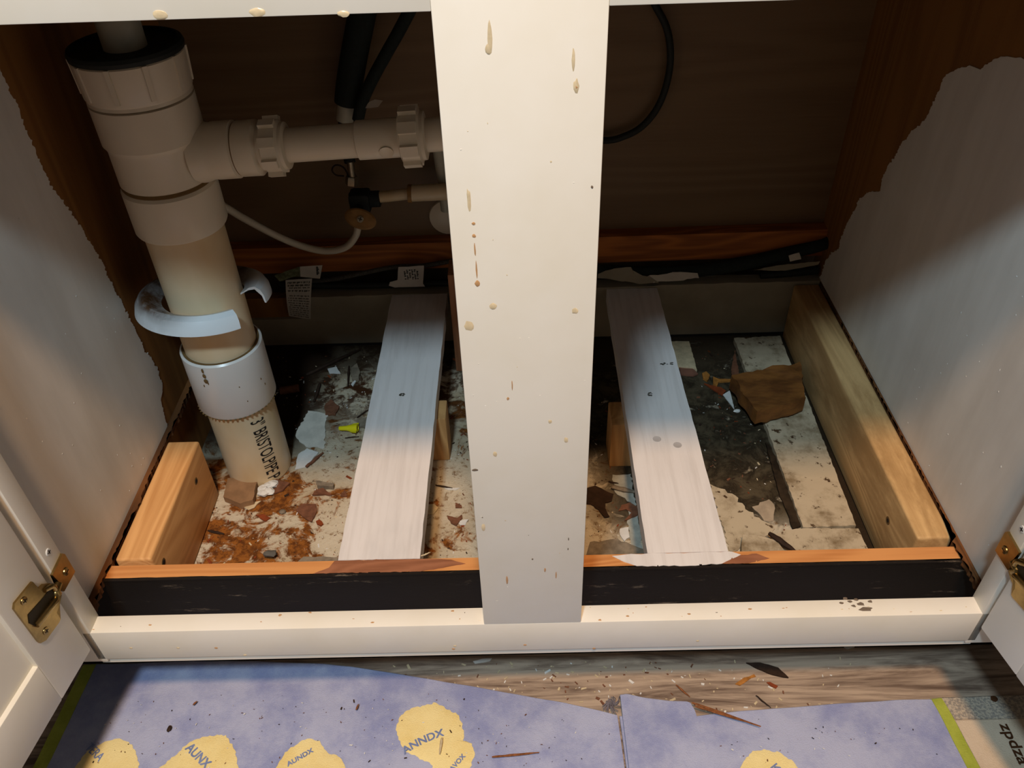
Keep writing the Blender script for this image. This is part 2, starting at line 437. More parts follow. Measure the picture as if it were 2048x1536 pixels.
for k in range(26):
    mb.blob((rnd.uniform(-38, 38), 0, rnd.uniform(5, 480)), (rnd.uniform(.3, .8), .35, rnd.uniform(.3, 1.0)), rnd.choice((0, 0, 1, 3)), seed=k, sub=1)
mb.obj('center_stile', [CREAM, DRIP, DRIPD, SPECK], cab)
mb = MB(); mb.box((XL-45, 0, H), (-42.45, 19, H+96), 0, 0.5); mb.box((42.45, 0, H), (XR+45, 19, H+96), 0, 0.5)
for (x, _, z), w, h in [((-171.8, 0, 510.9),3.6,2.2),((-125.1, 0, 510.9),4,2.0),((-84.3, 0, 508.8),3,1.6)]:
    mb.blob((x, 0, z), (w, .5, h), 1, seed=x)
mb.obj('top_rail', [CREAM, DRIP], cab)
mb = MB(); mb.box((XL-8, 0, -42), (XR+8, 17.5, 0), 0, 0.7); mb.box((XL-8, 3.0, -52), (XR+8, 17.5, -41.9), 0)
st = [(290.5, 12.4, 0.1), (287.7, 17.1, 0.1), (281.7, 15.2, 0.1), (278.4, 18.4, 0.1), (293.1, 7.1, 0.1), (299.2, 14.7, 0.1), (283.3, 10.5, 0.1), (273.8, 13.8, 0.1)]
for k, p in enumerate(st): mb.blob(p, ((5.5, 2.2, .3) if k == 4 else (3.4, 1.6, .3) if k == 0 else (2.0, 1.3, .3)), 1, seed=k, amp=.6)
for k, p in enumerate([(59.3, 1.9, 0.1), (83.8, 5.3, 0.1), (137.9, 6, 0.1), (-225, 14.3, 0.1), (-141, 4.5, 0.1), (-70.8, 14.5, 0.1), (-198.5, 16.2, 0.1), (-339.3, 6.9, 0.1), (192.2, 9.7, 0.1)]):
    mb.blob(p, (1.5, .8, .3), 2, seed=k, amp=.6)
for k, (x, _, z) in enumerate([(-70.3, 0, -32.7), (-72, 0, -37.5), (-319.9, 0, -26.3), (-285.8, 0, -27.6), (-362, 0, -24.6), (-7.1, 0, -33.5), (148.2, 0, -33.1), (55.4, 0, -41.7), (-262.5, 0, -40)]):
    mb.blob((x, 0, z), (1.6, .4, 1.3), 2 if k % 2 else 3, seed=k)
for k in range(30):
    mb.blob((rnd.uniform(XL, XR), rnd.uniform(3, 15), 0.1), (rnd.uniform(.3, 1.4), rnd.uniform(.2, .6), .25), rnd.choice((1, 2, 3)), seed=k, sub=1)
mb.obj('bottom_rail', [CREAM, SPECK, DRIPD, DRIP], cab)
for s, x0, x1 in ((-1, XL-45, XL), (1, XR, XR+45)):
    mb = MB(); mb.box((x0, 0, -46), (x1, 19, H), 0, 0.8); mb.obj('side_stile', [CREAM], cab)

# side panels: brown plywood with a brushed coat of primer that stops short of the back
PL = [(-411, 249, 435.9), (-411, 246.5, 406.2), (-411, 247.5, 383.8), (-411, 247.6, 369.2), (-411, 246.7, 348), (-411, 248, 306.4), (-411, 267.5, 256.2), (-411, 276.5, 212.9), (-411, 283.6, 154.9), (-411, 291.6, 90.4), (-411, 299.3, 59.8), (-411, 298.5, 35), (-411, 283.8, 25.2), (-411, 276, 5.6)]
PR = [(411, 542.1, -7.1), (411, 538.4, 25.6), (411, 508.1, 66.7), (411, 507, 92.8), (411, 486.1, 142.1), (411, 472, 159.2), (411, 443.1, 177.1), (411, 443.1, 198.7), (411, 431.7, 224.7), (411, 425.5, 236.2), (411, 409.2, 261.6), (411, 390.6, 281.1), (411, 386.3, 295.7), (411, 376.1, 331.5), (411, 365, 342.5), (411, 336, 353.8), (411, 320.1, 355.8), (411, 313.2, 363.4), (411, 298.5, 375.1), (411, 264.1, 385.4)]
def panel(x, out, edge, seed):
    mb = MB(); mb.box((x, 19, -9) if out > 0 else (x-12, 19, -9), (x+12, 578, 600) if out > 0 else (x, 578, 600), 0)
    mb.box((x, 66, -150) if out > 0 else (x-12, 66, -150), (x+12, 578, -9.1) if out > 0 else (x, 578, -9.1), 0)
    E = sorted([(p[2], p[1]) for p in edge])
    def ye(z):
        y = E[0][1] if z <= E[0][0] else E[-1][1]
        for (a_, ya), (b_, yb) in zip(E, E[1:]):
            if a_ <= z <= b_: y = ya+(yb-ya)*(z-a_)/max(b_-a_, 1e-6)
        y += 5*noise.noise(Vector((z*.06, seed, 0)))+3.5*noise.noise(Vector((z*.35, seed, 1)))+2.2*noise.noise(Vector((z*1.1, seed, 2)))
        return min(max(y, 25), 573)
    z = -8.5; prev = None; ztop = E[-1][0]
    while z <= ztop:
        r = [mb.bm.verts.new(v) for v in ((x-out*.7, 20, z), (x-out*.7, ye(z)-.5, z), (x, ye(z), z))]
        if prev:
            for k in range(2):
                f = mb.bm.faces.new([prev[k], prev[k+1], r[k+1], r[k]]); f.material_index = 1
        prev = r; z += 1.5
    if ztop < 500 and out > 0:      # the upper edge of the coat drops away towards the front in brush ends
        pass
    # specks of thick paint
    rr = random.Random(seed)
    for k in range(36):
        y, z = rr.uniform(30, 260), rr.uniform(0, 330)
        mb.blob((x-out*0.7, y, z), (.4, rr.uniform(.4, 1.2), rr.uniform(.4, 1.6)), 2 if rr.random() < .6 else 1, seed=k, sub=1)
    return mb.obj('side_panel', [PLY, PRIMER, CHIPWHITE], cab)
panel(-411, -1, PL, 3); panel(411, 1, PR, 8)
# thin rotten remains of the cabinet bottom, left along both sides by the saw
def sawn(x, out, seed):
    rr = random.Random(seed)
    inner = []
    y = 24
    while y < 545:
        w = 7 + (4*noise.noise(Vector((y*0.02, seed, 0)))) + rr.uniform(-1.6, 1.6)
        if seed == 5 and 88 < y < 250: w = 6 + 5*max(0, noise.noise(Vector((y*0.035, 9, 0)))) + rr.uniform(-.8, .8)
        if out > 0 and y > 88: w = 3 + rr.uniform(-1.0, 1.0)
        inner.append((x-out*w, y, -14)); y += 3
    pts = [(x, 24, -14)] + inner + [(x, 545, -14)]
    mb = MB(); mb.prism(pts, (0, 0, 7.5), 0)
    return mb.obj('sawn_floor_edge', wood('rotten_ply_edge_%d' % seed, lin(112, 70, 34), lin(48, 28, 14), 'Y', 12, 0.8, 0.6), cab)
sawn(-411, -1, 5); sawn(411, 1, 7)
# toe kick board on edge: black front, bare orange top, brown and white patches
mb = MB()
mb.prism([(-480, 80, -150), (480, 80, -150), (480, 64, -150), (-480, 64, -150)], (0, 0, 141), 0)
mb.box((-480, 62, -150), (480, 64.2, -11), 1)
rr = random.Random(12)
E = [( -480, 62.0)]
x = -480
while x < 480:
    d = 1.6*noise.noise(Vector((x*0.03, 0, 3))) + rr.uniform(-.5, .5) + 0.4
    if 95 < x < 190: d += 1.2*noise.noise(Vector((x*.2, 0, 0)))
    E.append((x, 64.6 + d)); x += 4
E.append((480, 62.0))
mb.prism([(a, b, -11.2) for a, b in E], (0, 0, 2.45), 1)
mb.prism(jag([(-206, 65.3, -9.1), (-192, 72, -9.1), (-188, 79.8, -9.1), (-104, 79.8, -9.1), (-76, 78, -9.1), (-62, 73, -9.1), (-88, 68, -9.1), (-104, 65, -9.1)], 4, .45, 6), (0, 0, .5), 2)
mb.prism(jag([(78, 78, -9.1), (96, 79.8, -9.1), (192, 79.8, -9.1), (200, 76, -9.1), (180, 66, -9.1), (150, 64.5, -9.1), (100, 65.5, -9.1), (88, 71, -9.1)], 5, .5, 7), (0, 0, .55), 3)
mb.prism(jag([(180, 66, -9.1), (194, 75, -9.1), (215, 77, -9.1), (226, 71, -9.1), (205, 66, -9.1)], 4, .45, 8), (0, 0, .45), 2)
mb.obj('toe_kick_board', [TOEWOOD, BLACKFACE, REDWOOD, SLAT], cab)
mb = MB(); mb.box((-411, 577, 10), (411, 584, 600), 0); mb.obj('back_panel', [PLYDARK], cab)
mb = MB()
mb.prism([(-411, 556, 17), (411, 556, 22), (411, 577, 22), (-411, 577, 17)], (0, 0, 40), 0)
mb.obj('back_ledger', [LEDGER], cab)
mb = MB(); mb.box((-455, -25, 604), (455, 620, 640), 0, 3); mb.obj('unseen_countertop', [flat('unseen_counter_grey', lin(150, 140, 128), 0.4)], cab)  # unseen slab, added to keep ambient light out of the cabinet

# doors, opened just past square, each with a brass hinge near the bottom
def make_door(sgn, hx, hy, dx, dy):
    d = Vector((dx, dy, 0)).normalized()
    out = Vector((-d.y, d.x, 0)); out = out if out.x*sgn > 0 else -out
    o = Vector((hx, hy, 0))
    P = lambda s_, t, z: o + d*s_ + out*t + Vector((0, 0, z))
    mb = MB(); Wd, z0, z1, T = 395, -10.5, 520, 19
    def slab(s0, s1, a, b, t0, t1, bev):
        vv = mb.box((s0, t0, a), (s1, t1, b), 0)
        for v in vv:
            q = v.co.copy(); v.co = P(q.x, q.y, q.z)
        if bev:
            ee = list({e for v in vv for e in v.link_edges})
            bmesh.ops.bevel(mb.bm, geom=ee, offset=bev, segments=2, affect='EDGES', profile=0.5)
    fw, fr = 47, 51
    slab(0, fw, z0, z1, 0, T, 1.6); slab(Wd-fw, Wd, z0, z1, 0, T, 1.6)
    slab(fw-.5, Wd-fw+.5, z0, z0+fr, 0, T, 1.2); slab(fw-.5, Wd-fw+.5, z1-fr, z1, 0, T, 1.2)
    slab(fw-3, Wd-fw+3, z0+fr-3, z1-fr+3, 4.5, T-6, 0)
    dr = mb.obj('door', [CREAM], cab)
    # hinge: plate on the door, slot, rolled knuckle, plate on the stile edge
    hb = MB()
    plate = [(12.1, 104.9), (10.8, 94), (5.5, 92.7), (0.2, 86.8), (-1.1, 80.6), (-2.7, 66.6), (3.5, 62.1), (9.6, 59.8), (9.7, 51.2), (12.5, 50.4), (30.3, 52.2), (35.5, 56), (36.2, 60), (36.9, 104.2), (33.7, 107.3)]
    slot = [(30.7, 88), (11.3, 84.1), (1.5, 83.8), (3.4, 73.8), (8.7, 75.7), (31.1, 73), (34, 81.4)]
    hb.prism([P(a, 0, z) for a, z in plate], -out*2.0, 0)
    hb.prism([P(a, -2.0, z) for a, z in slot], -out*0.5, 1)
    rg = [(30.6, 73.7), (10.2, 72.5), (5.1, 71.4)]
    hb.tube([P(rg[0][0], -2.5, rg[0][1]), P(rg[1][0], -4.0, rg[1][1]), P(rg[2][0], -3.0, rg[2][1])], 2.8, 0, 12)
    k = [(7.9, 88), (1.2, 84.1), (0.1, 78.5)]
    hb.tube([P(k[0][0], -2.0, k[0][1]), P(k[1][0], -3.2, k[1][1]), P(k[2][0], -2.6, k[2][1])], 2.4, 0, 12)
    for a, z in [(26.9, 100.8), (26.1, 59.2)]:
        hb.lathe(P(a, -1.8, z), -out, [(0.1, 0), (3.4, 0), (3.2, .8), (1.2, 1.2), (.1, 1.2)], 0, 18)
        hb.prism([P(a-2, -3.1, z-.4), P(a+2, -3.1, z-.4), P(a+2, -3.1, z+.4), P(a-2, -3.1, z+.4)], -out*.1, 1)
        hb.prism([P(a-.4, -3.1, z-2), P(a+.4, -3.1, z-2), P(a+.4, -3.1, z+2), P(a-.4, -3.1, z+2)], -out*.1, 1)
    fx = XL if sgn < 0 else XR
    fp = [(17.6, 89), (19.7, 85.7), (19.6, 62.2), (-1.8, 63.6), (-5.1, 73), (-1.3, 76), (-3.1, 87.7), (16, 88.4)]
    hb.prism([(fx, y, z) for y, z in fp], (-sgn*2.0, 0, 0), 0)
    (yk, zk), (yl, zl) = [(-2.9, 75.4), (-2.5, 69.4)]
    hb.tube([(fx-sgn*2, yk, zk), (fx-sgn*2.5, yk-7, zk-1), P(1, -2.5, zk-4)], 3.6, 0, 12)
    (yc, zc) = [(10.7, 73.9)][0]
    hb.lathe((fx-sgn*1.8, yc, zc), (-sgn, 0, 0), [(.1, 0), (3.8, 0), (3.5, 1.0), (1.4, 1.5), (.1, 1.5)], 0, 20)
    hb.box((fx-sgn*3.4-.1, yc-2.2, zc-.4), (fx-sgn*3.4+.1, yc+2.2, zc+.4), 1)
    h = hb.obj('hinge', [BRASS, BRASSD], dr); h['label'] = 'antique brass hinge'
    sb = MB(); (ys, zs) = [(7.7, 103.5)][0]
    sb.lathe((fx, ys, zs), (-sgn, 0, 0), [(.1, 0), (3.4, 0), (3.0, .7), (.1, .9)], 0, 18)
    sb.box((fx-sgn*.9-.1, ys-2, zs-.45), (fx-sgn*.9+.1, ys+2, zs+.45), 1); sb.box((fx-sgn*.9-.1, ys-.45, zs-2), (fx-sgn*.9+.1, ys+.45, zs+2), 1)
    sc = sb.obj('stile_screw', [CHIPWHITE, CHIPDARK], cab); sc['label'] = 'cross head screw painted over'
    return dr, h
make_door(-1, -389, -10, -14, -103)
make_door(1, 390, -7, 11, -57)

# ------------------------------------------------------------------ wood supports
def cleat(name, x0, x1, y0, y1, mat, label, holes, grp=None):
    t = MB(); t.box((x0, y0, -97.5), (x1, y1, -9), 0, 2.6, seg=3)
    for (x, y, z), side in holes:
        ax = (side, 0, 0)
        t.lathe((x, y, z), ax, [(0.1, -.2), (4.4, -.2), (4.0, .25), (3.6, .3), (.1, .35)], 1, 18)
        t.lathe((x, y, z), ax, [(.1, .3), (2.4, .3), (2.2, .55), (.1, .6)], 2, 14)
    return tag(t.obj(name, [mat, GRIME, INK_SHADE]), label, 'wood block')
cleat('wooden_cleat', -403.5, -368, 87, 252, PINE, 'short new pine stud standing against the left side panel beside the drain pipe', [((-368, 214.5, -35), 1), ((-368, 102.5, -33.4), 1)])
c = MB(); c.box((373, 91, -97.5), (407.5, 533, -9), 0, 2.6, seg=3)
for (x, y, z) in [(373, 143.8, -45.2)]:
    c.lathe((x, y, z), (-1, 0, 0), [(.1, -.2), (4.6, -.2), (4.4, .3), (.1, .35)], 1, 18)
    c.lathe((x, y, z), (-1, 0, 0), [(.1, .3), (2.6, .3), (.1, .6)], 2, 14)
tag(c.obj('wooden_cleat', [PINEGRIME, GRIME, INK_SHADE]), 'long grimy pine stud running along the right side panel', 'wood block')

def slat(x0, x1, xb0, xb1, yb, label, knots, dimples):
    t = MB()
    L = jag([(x0, 80.6, -9), (xb0, yb, -9)], 14, .35, 3, closed=False); Rr = jag([(x1, 80.6, -9), (xb1, yb, -9)], 14, .35, 5, closed=False)
    t.prism(list(L) + list(reversed(Rr)), (0, 0, -19), 0)
    for k, (p, a, b) in enumerate(knots):
        rr = random.Random(k+3)
        for q in range(9):
            t.blob((p[0]+rr.uniform(-a, a), p[1]+rr.uniform(-b, b), -9.0), (rr.uniform(.8, 2.2), rr.uniform(.6, 1.8), .2), 1, seed=q+k, amp=.7, sub=1)
    for p in dimples:
        t.lathe((p[0], p[1], -9), (0, 0, 1), [(.1, 0), (4.6, 0), (4.2, .25), (3.7, .1), (.1, .05)], 2, 24)
    return tag(t.obj('painted_board', [SLAT, KNOT, DIMPLE]), label, 'board', 'white painted slats bridging the cabinet base')
slat(-185, -106, -180.5, -104, 534, 'white brush-painted wooden slat left of the centre stile, nearest the drain pipe', [((-146.4, 322.4, -9), 4, 2), ((-170.9, 480.2, -9), 8, 1)], [])
slat(112, 189, 116, 185.5, 534, 'white brush-painted wooden slat right of the centre stile, with two filled screw heads', [((145.7, 312, -9), 3, 3), ((174.1, 367.9, -9), 8, 2)], [(143.2, 236.3, -9), (164.1, 226.2, -9)])
mb = MB(); mb.box((-150, 299, -97.6), (-95, 333, -28.3), 0, 1.5)
tag(mb.obj('wooden_block', [PINEZ]), 'upright pine offcut propping up the left white slat', 'wood block', 'pine props under the slats')
mb = MB(); mb.box((99, 281, -97.6), (140, 322, -28.3), 0, 1.5)
tag(mb.obj('wooden_block', [PINEZ]), 'upright pine offcut propping up the right white slat', 'wood block', 'pine props under the slats')
mb = MB(); mb.box((-95, 472, -97.6), (-57, 510, 60), 0, 1)
tag(mb.obj('wooden_post', [wood('reddish_post', lin(170, 118, 84), lin(130, 84, 56), 'Z', 8, .7)]), 'reddish upright wooden post half hidden behind the centre stile', 'post')
# sleeper across the back that carries the slats
mb = MB(); mb.box((-411, 535.5, -92), (411, 556, -46), 0, 1); 
mb.prism(jag([(-300, 535, -50), (411, 535, -50), (411, 535, -6), (300, 535, -5), (120, 535, -7), (-60, 535, -8), (-300, 535, -10)], 12, .8, 3), (0, 20, 0), 0)
mb.box((-411, 538, -97.6), (411, 552, -92.1), 1)  # black strip stands in for the shaded gap under the board
mb.box((-411, 541, -46), (-302, 556, -14), 2)
tag(mb.obj('back_sleeper', [SLEEPER, INK_SHADE, PLY]), 'old white board across the back of the cabinet base behind the slats', 'board')

# long painted floor strip between the right slat and the right stud, and the pieces around it
def slab2(name, px, z, t, mats, label, cat, group=None, j=0.6, seed=1, step=5, kind=None):
    mb = MB(); mb.prism(jag([(a, b, z-t) for a, b in px], step, j, seed), (0, 0, t), 0)
    for v in mb.bm.verts: v.co.z += 0
    return tag(mb.obj(name, mats), label, cat, group, kind)
slab2('painted_strip', [(300.5, 521.8), (366.7, 524.9), (365.2, 465.3), (367.2, 385), (360.9, 175.2), (302.5, 174.8)], -90, 7.4, [DIRTYWHITE], 'long dirty white painted strip lying on the subfloor beside the right stud', 'board', j=.5)
slab2('board_scrap', [(267.4, 161.2), (280.3, 167.1), (304.3, 169.2), (359.7, 166.8), (360.7, 137.4), (285.7, 136.9)], -85, 12, [DIRTYWHITE], 'round-cornered white painted board scrap in the front right corner of the base', 'scrap', j=.5, seed=4)
slab2('board_scrap', [(233.2, 163), (252.2, 160.4), (267.3, 153.7), (274.2, 136.7), (226.1, 138)], -86, 11, [DIRTYWHITE], 'wedge shaped cream board scrap against the toe kick board right of the right slat', 'scrap', j=.8, seed=5)
# broken chunk
mb = MB()
lo = [(277, 410.5), (369.4, 435.9), (357.8, 365.8), (294, 343.7)]
hi = [(268.5, 406.2), (318.3, 419.6), (364, 431.4), (351.5, 358.5), (315.3, 343.9), (285.4, 334.8)]
mb.prism(jag([(a, b, -83.4) for a, b in hi], 7, 1.6, 9), (0, 0, 21), 0)
rr = random.Random(3)
for v in mb.bm.verts:
    if v.co.z > -70: v.co.z += 3.5*noise.noise(v.co*0.03)
tag(mb.obj('wood_chunk', [CHUNK]), 'broken orange brown wood chunk lying across the dirty white strip', 'wood chunk')
# lighter strips of old ply along the front of the subfloor
mb = MB(); mb.prism(jag([(-355, 83, -97), (-355, 95, -97), (-190, 96, -97), (-52, 95, -97), (-40, 83, -97)], 8, 1.2, 3), (0, 0, 5), 0)
tag(mb.obj('ply_strip', [DIRTYWHITE]), 'narrow torn plywood strip along the front of the subfloor left of the stile', 'scrap')
slab2('ply_strip', [(66.6, 164.1), (97.3, 168.1), (111.2, 159.4), (125.6, 152.1), (121.9, 144.1), (60.8, 145.8)], -94, 3.5, [CHIPGREY], 'torn brownish plywood strip at the front right of the centre stile', 'scrap', j=1.2, seed=8)

# ------------------------------------------------------------------ drain pipe stack
PX0, PY0 = -330, 299
dp = thing('drain_pipe', (PX0, PY0, -98), 'thick white plastic drain stack with a tee and a side arm at the left', 'pipe')
def ring_lathe(name, prof, mat, m2=None):
    mb = MB(); mb.lathe((PX0, PY0, 0), (0, 0, 1), prof, 0, 72); return mb
mb = ring_lathe('', [(38.01, -97), (38.01, 30)], None)
def wrap(cx, cy, r, a0, ztop, k, w):
    def f(x, y, W):
        a = a0 + (y*k)/r; z = ztop - x*w
        return (cx + (r+.35)*math.cos(a), cy + (r+.35)*math.sin(a), z)
    return f
add_text(mb, '3" BRISTOLPIPE P', 23, wrap(PX0, PY0, 38, R(-90+30), 4, 1.0, 0.56), 1, bold=.5)
mb.obj('lower_pipe', [PVCY, INK_SHADE], dp)
mb = ring_lathe('', [(37.77, 93.5), (38.48, 92), (41.62, 93.5), (43.50, 91.5), (43.68, 19), (42.51, 17), (37.77, 17)], None)
mb.lathe((PX0, PY0, 0), (0, 0, 1), [(37.68, 93.2), (40.99, 93.9), (40.99, 93.0)], 1, 48)
for k in range(3): mb.blob((PX0-9, PY0-43.5, 88-k*7), (1.2+.5*k, .5, 3), 1, seed=k)
for k, (a, z) in enumerate([(-60, 60), (-55, 38), (-100, 70), (-108, 66), (-25, 55), (-20, 45)]):
    mb.blob((PX0+43.7*math.cos(R(a)), PY0+43.7*math.sin(R(a)), z), (.8, .5, 1.8 if k > 1 else 1), 1, seed=k, sub=1)
for a in range(-170, 0, 7):
    mb.blob((PX0+43.2*math.cos(R(a)), PY0+43.2*math.sin(R(a)), 17.2), (1.6, 1.6, .6), 1, seed=a, amp=.6, sub=1)
mb.obj('coupling', [COUPM, GRIME], dp)
mb = ring_lathe('', [(37.83, 88), (37.83, 245)], None); mb.obj('riser_pipe', [PVCY], dp)
mb = ring_lathe('', [(38.01, 238.5), (42.35, 238), (43.44, 240), (43.44, 281), (41.90, 283), (41.09, 284), (41.09, 288), (41.99, 289), (41.81, 322), (43.08, 326), (44.53, 328), (44.71, 363), (39.82, 364)], None)
mb.lathe((PX0, PY0, 0), (0, 0, 1), [(41.27, 283.6), (41.90, 285), (41.27, 287.6)], 1, 60)
ax = Vector((1, 0, 0.045)).normalized(); A0 = Vector((PX0, PY0, 308.5))
def arm(mb, prof, m=0, seg=48): mb.lathe(A0, ax, [(r, t) for r, t in prof], m, seg)
arm(mb, [(28.50, 34), (27.07, 42), (25.65, 46), (25.17, 50), (25.84, 52), (25.84, 71), (23.75, 72.5), (23.37, 74)])
mb.obj('tee', [PVC, GRIME], dp)
mb = MB(); arm(mb, [(23.12, 72), (24.82, 75), (25.00, 92), (23.03, 94), (21.15, 95), (21.15, 99)]); arm(mb, [(23.69, 72.6), (24.06, 73.6), (23.69, 74.6)], 1)
mb.obj('reducer', [PVC, GRIME], dp)
def slip_nut(t0, t1, r, nl, lug, name='slip_nut', a_off=0.0):
    mb = MB(); arm(mb, [(r-4, t0-1), (r-1.5, t0), (r, t0+1.5), (r, t1-5), (r-2.2, t1-3), (r-2.6, t1), (r-6, t1+1)])
    u = Vector((0, -1, 0)); v = ax.cross(u)
    for k in range(nl):
        a = 2*math.pi*k/nl + a_off
        rad = u*math.cos(a)+v*math.sin(a); tan = -u*math.sin(a)+v*math.cos(a)
        c0 = A0 + ax*(t0+1) + rad*(r-1)
        P8 = [c0+tan*s_*lug+ax*t+rad*h for t in (0, t1-t0-6) for s_ in (-1, 1) for h in (0, 4.2)]
        mb._add(P8, [(0,1,3,2),(4,6,7,5),(0,4,5,1),(2,3,7,6),(1,5,7,3),(0,2,6,4)], 0)
    return mb.obj(name, [PVC], dp)
slip_nut(98, 118, 23.5, 8, 4.2, a_off=.25)
mb = MB(); arm(mb, [(15.4, 112), (15.4, 186)]); mb.obj('side_arm_tube', [PVC], dp)
mb = MB(); arm(mb, [(15.4, 182.5), (17.5, 183.5), (17.7, 226), (15.4, 227)])
u = Vector((0, -1, 0)); v = ax.cross(u); pc = A0+ax*210+(u*math.cos(.35)+v*math.sin(.35))*17.4
mb.lathe(pc, (u*math.cos(.35)+v*math.sin(.35)), [(.1, .1), (6.6, .1), (6.4, .8), (5.4, .4), (.1, .4)], 0, 24)
mb.obj('end_sleeve', [PVC], dp)
slip_nut(223, 245, 24.0, 8, 5.0, a_off=.1)
mb = MB(); arm(mb, [(15, 238), (15, 330)]); mb.obj('cross_tube', [PVC], dp)
# cleanout style nut on top with ribs, rubber washer and tailpiece
mb = ring_lathe('', [(41.86, 364), (44.59, 365), (44.23, 368), (45.32, 370), (46.87, 400), (45.50, 401.5), (36.40, 401.5)], None)
for k in range(10):
    a = 2*math.pi*k/10 + .3
    c0 = Vector((PX0+44.9*math.cos(a), PY0+44.9*math.sin(a), 372)); tn = Vector((-math.sin(a), math.cos(a), 0)); rd = Vector((math.cos(a), math.sin(a), 0))
    P8 = [c0+tn*s_*2.0+Vector((0, 0, t))+rd*(h+t*.055) for t in (0, 29) for s_ in (-1, 1) for h in (-1, 1.8)]
    mb._add(P8, [(0,1,3,2),(4,6,7,5),(0,4,5,1),(2,3,7,6),(1,5,7,3),(0,2,6,4)], 0)
mb.obj('top_nut', [PVC], dp)
mb = ring_lathe('', [(41.86, 401), (47.14, 401.5), (47.68, 405), (46.41, 408), (43.23, 409), (42.77, 405.5), (18.20, 405)], None); mb.obj('rubber_washer', [RUBBER], dp)
mb = ring_lathe('', [(17.75, 403), (17.75, 440)], None); mb.obj('tailpiece', [GREYTUBE], dp)
mb = ring_lathe('', [(30.94, 441), (32.76, 440), (54.60, 500), (54.60, 600), (27.30, 600)], None); mb.obj('strainer_body', [RUBBER], dp)

# split escutcheon ring, tilted on the riser
mb = MB(); cen = Vector((0, 0, 0))
prof = [(42, -1), (46, 1), (52, 6), (58, 8), (64, 5), (67.5, -1), (69, -9), (67.5, -9), (65, -1.5), (58, 5), (51, 3), (42, -3)]
mb.lathe((0, 0, 0), (0, 0, 1), prof, 0, 64, R(-9), R(316), close=True)
rot = Matrix.Rotation(R(-7), 3, 'X') @ Matrix.Rotation(R(4), 3, 'Y')
for v in mb.bm.verts:
    a = math.atan2(v.co.y, v.co.x) % (2*math.pi)
    lift = 11*max(0, 1-(a if a < math.pi*1.9 else 0)/R(95))      # the far end of the split ring curls up
    v.co = rot @ v.co + Vector((PX0-2, PY0+.5, 152 + lift))
tag(mb.obj('escutcheon_ring', [RINGM]), 'white split plastic escutcheon ring around the drain pipe', 'ring')

# ------------------------------------------------------------------ water supply at the back
sv = thing('shutoff_valve', (-205, 535, 90), 'black shutoff valve with an oval tan handle at the back', 'valve')
mb = MB()
bx = (-202.4, 535, 135.8)
mb.box((bx[0]-14, 522, bx[2]-14), (bx[0]+13, 547, bx[2]+13), 0, 5); mb.lathe((bx[0]-14, 535, bx[2]+1), (1, 0, 0), [(.1, 0), (9, 0), (9, 10), (7, 12), (7, 24), (10.5, 25), (10.5, 38), (8, 39), (.1, 39)], 0, 20)
mb.lathe((bx[0]-1, 530, bx[2]-4), (0, -1, 0), [(.1, 0), (8, 0), (8, 6), (5, 8), (5, 16), (.1, 16)], 0, 20)
mb.obj('valve_body', [RUBBER], sv)
mb = MB(); hp = (-200.6, 505, 125.3)
d = Vector((.10, -.82, .40)).normalized(); e1 = Vector((.90, .1, -.42)); e1 = (e1-d*e1.dot(d)).normalized(); e2 = d.cross(e1)
N = 40
for side, t in ((0, -2.5), (1, 2.5)): pass
rows = []
for (k, t) in ((.1, -3), (.9, -3), (1, -1.5), (1, 1.2), (.86, 2.8), (.3, 3.2), (.28, 4.0), (.05, 4.0)):
    rows.append([mb.bm.verts.new(Vector(hp)+e1*(20*k*math.cos(2*math.pi*i/N))+e2*(12.5*k*math.sin(2*math.pi*i/N))+d*t) for i in range(N)])
for A, B in zip(rows, rows[1:]):
    for i in range(N): mb.bm.faces.new([A[i], A[(i+1) % N], B[(i+1) % N], B[i]])
mb.bm.faces.new(rows[0]); mb.bm.faces.new(rows[-1])
h = mb.obj('valve_handle', [TANHANDLE], sv)
mb = MB(); mb.lathe(Vector(hp)+d*3.6, d, [(.1, 0), (4.4, 0), (4.0, 1.2), (2, 1.8), (.1, 1.8)], 0, 20)
for w_, h_ in ((2.6, .5), (.5, 2.6)):
    q = [Vector(hp)+d*5.5+e1*a*w_+e2*b*h_ for a, b in ((-1, -1), (1, -1), (1, 1), (-1, 1))]; mb.prism(q, d*.1, 1)
s_ = mb.obj('handle_screw', [CHROME, INK_SHADE], h); s_['label'] = 'chrome cross head screw'
mb = MB(); a = Vector((-208.8, 538, 187.4)); b = Vector((-209.4, 538, 167.5)); c = Vector((-213, 537, 147.6))
mb.lathe(b, (c-b).normalized(), [(.1, 0), (7, 0), (8, 3), (8, 11), (6, 12), (.1, 14)], 0, 6); mb.tube([a, (a+b)/2, b], 4.6, 0, 14)
mb.obj('compression_fitting', [CHROME], sv)
mb = MB(); mb.tube([Vector((-219.9, 540, 166.8)), Vector((-229.6, 540, 168.5)), Vector((-233.5, 540, 175.3)), Vector((-227.4, 540, 181.8)), Vector((-217.1, 540, 176.1)), Vector((-212, 540, 153))], 1.1, 0, 8)
tag(mb.obj('wire_loop', [CHIPDARK]), 'thin dark wire loop hanging beside the black shutoff valve', 'wire')
mb = MB(); mb.tube([(-190.6, 535, 138.3), (-158.5, 535, 140.7), (-138, 535, 142.9)], 7.2, 0, 18); mb.tube([(-140.5, 535, 143), (-113.9, 535, 143.5), (-25.3, 535, 145.6)], 10.5, 0, 20)
mb.tube([(-141.8, 535, 143), (-136.7, 535, 142.8)], 11.4, 1, 20, 1)
mb.obj('water_pipe', [PVCY, TANHANDLE], sv)
mb = MB(); mb.tube([(-101.3, 556, 216.2), (-99.7, 556, 177), (-97.5, 556, 141.4), (-97, 556, 107.2)], 7.5, 0, 18)
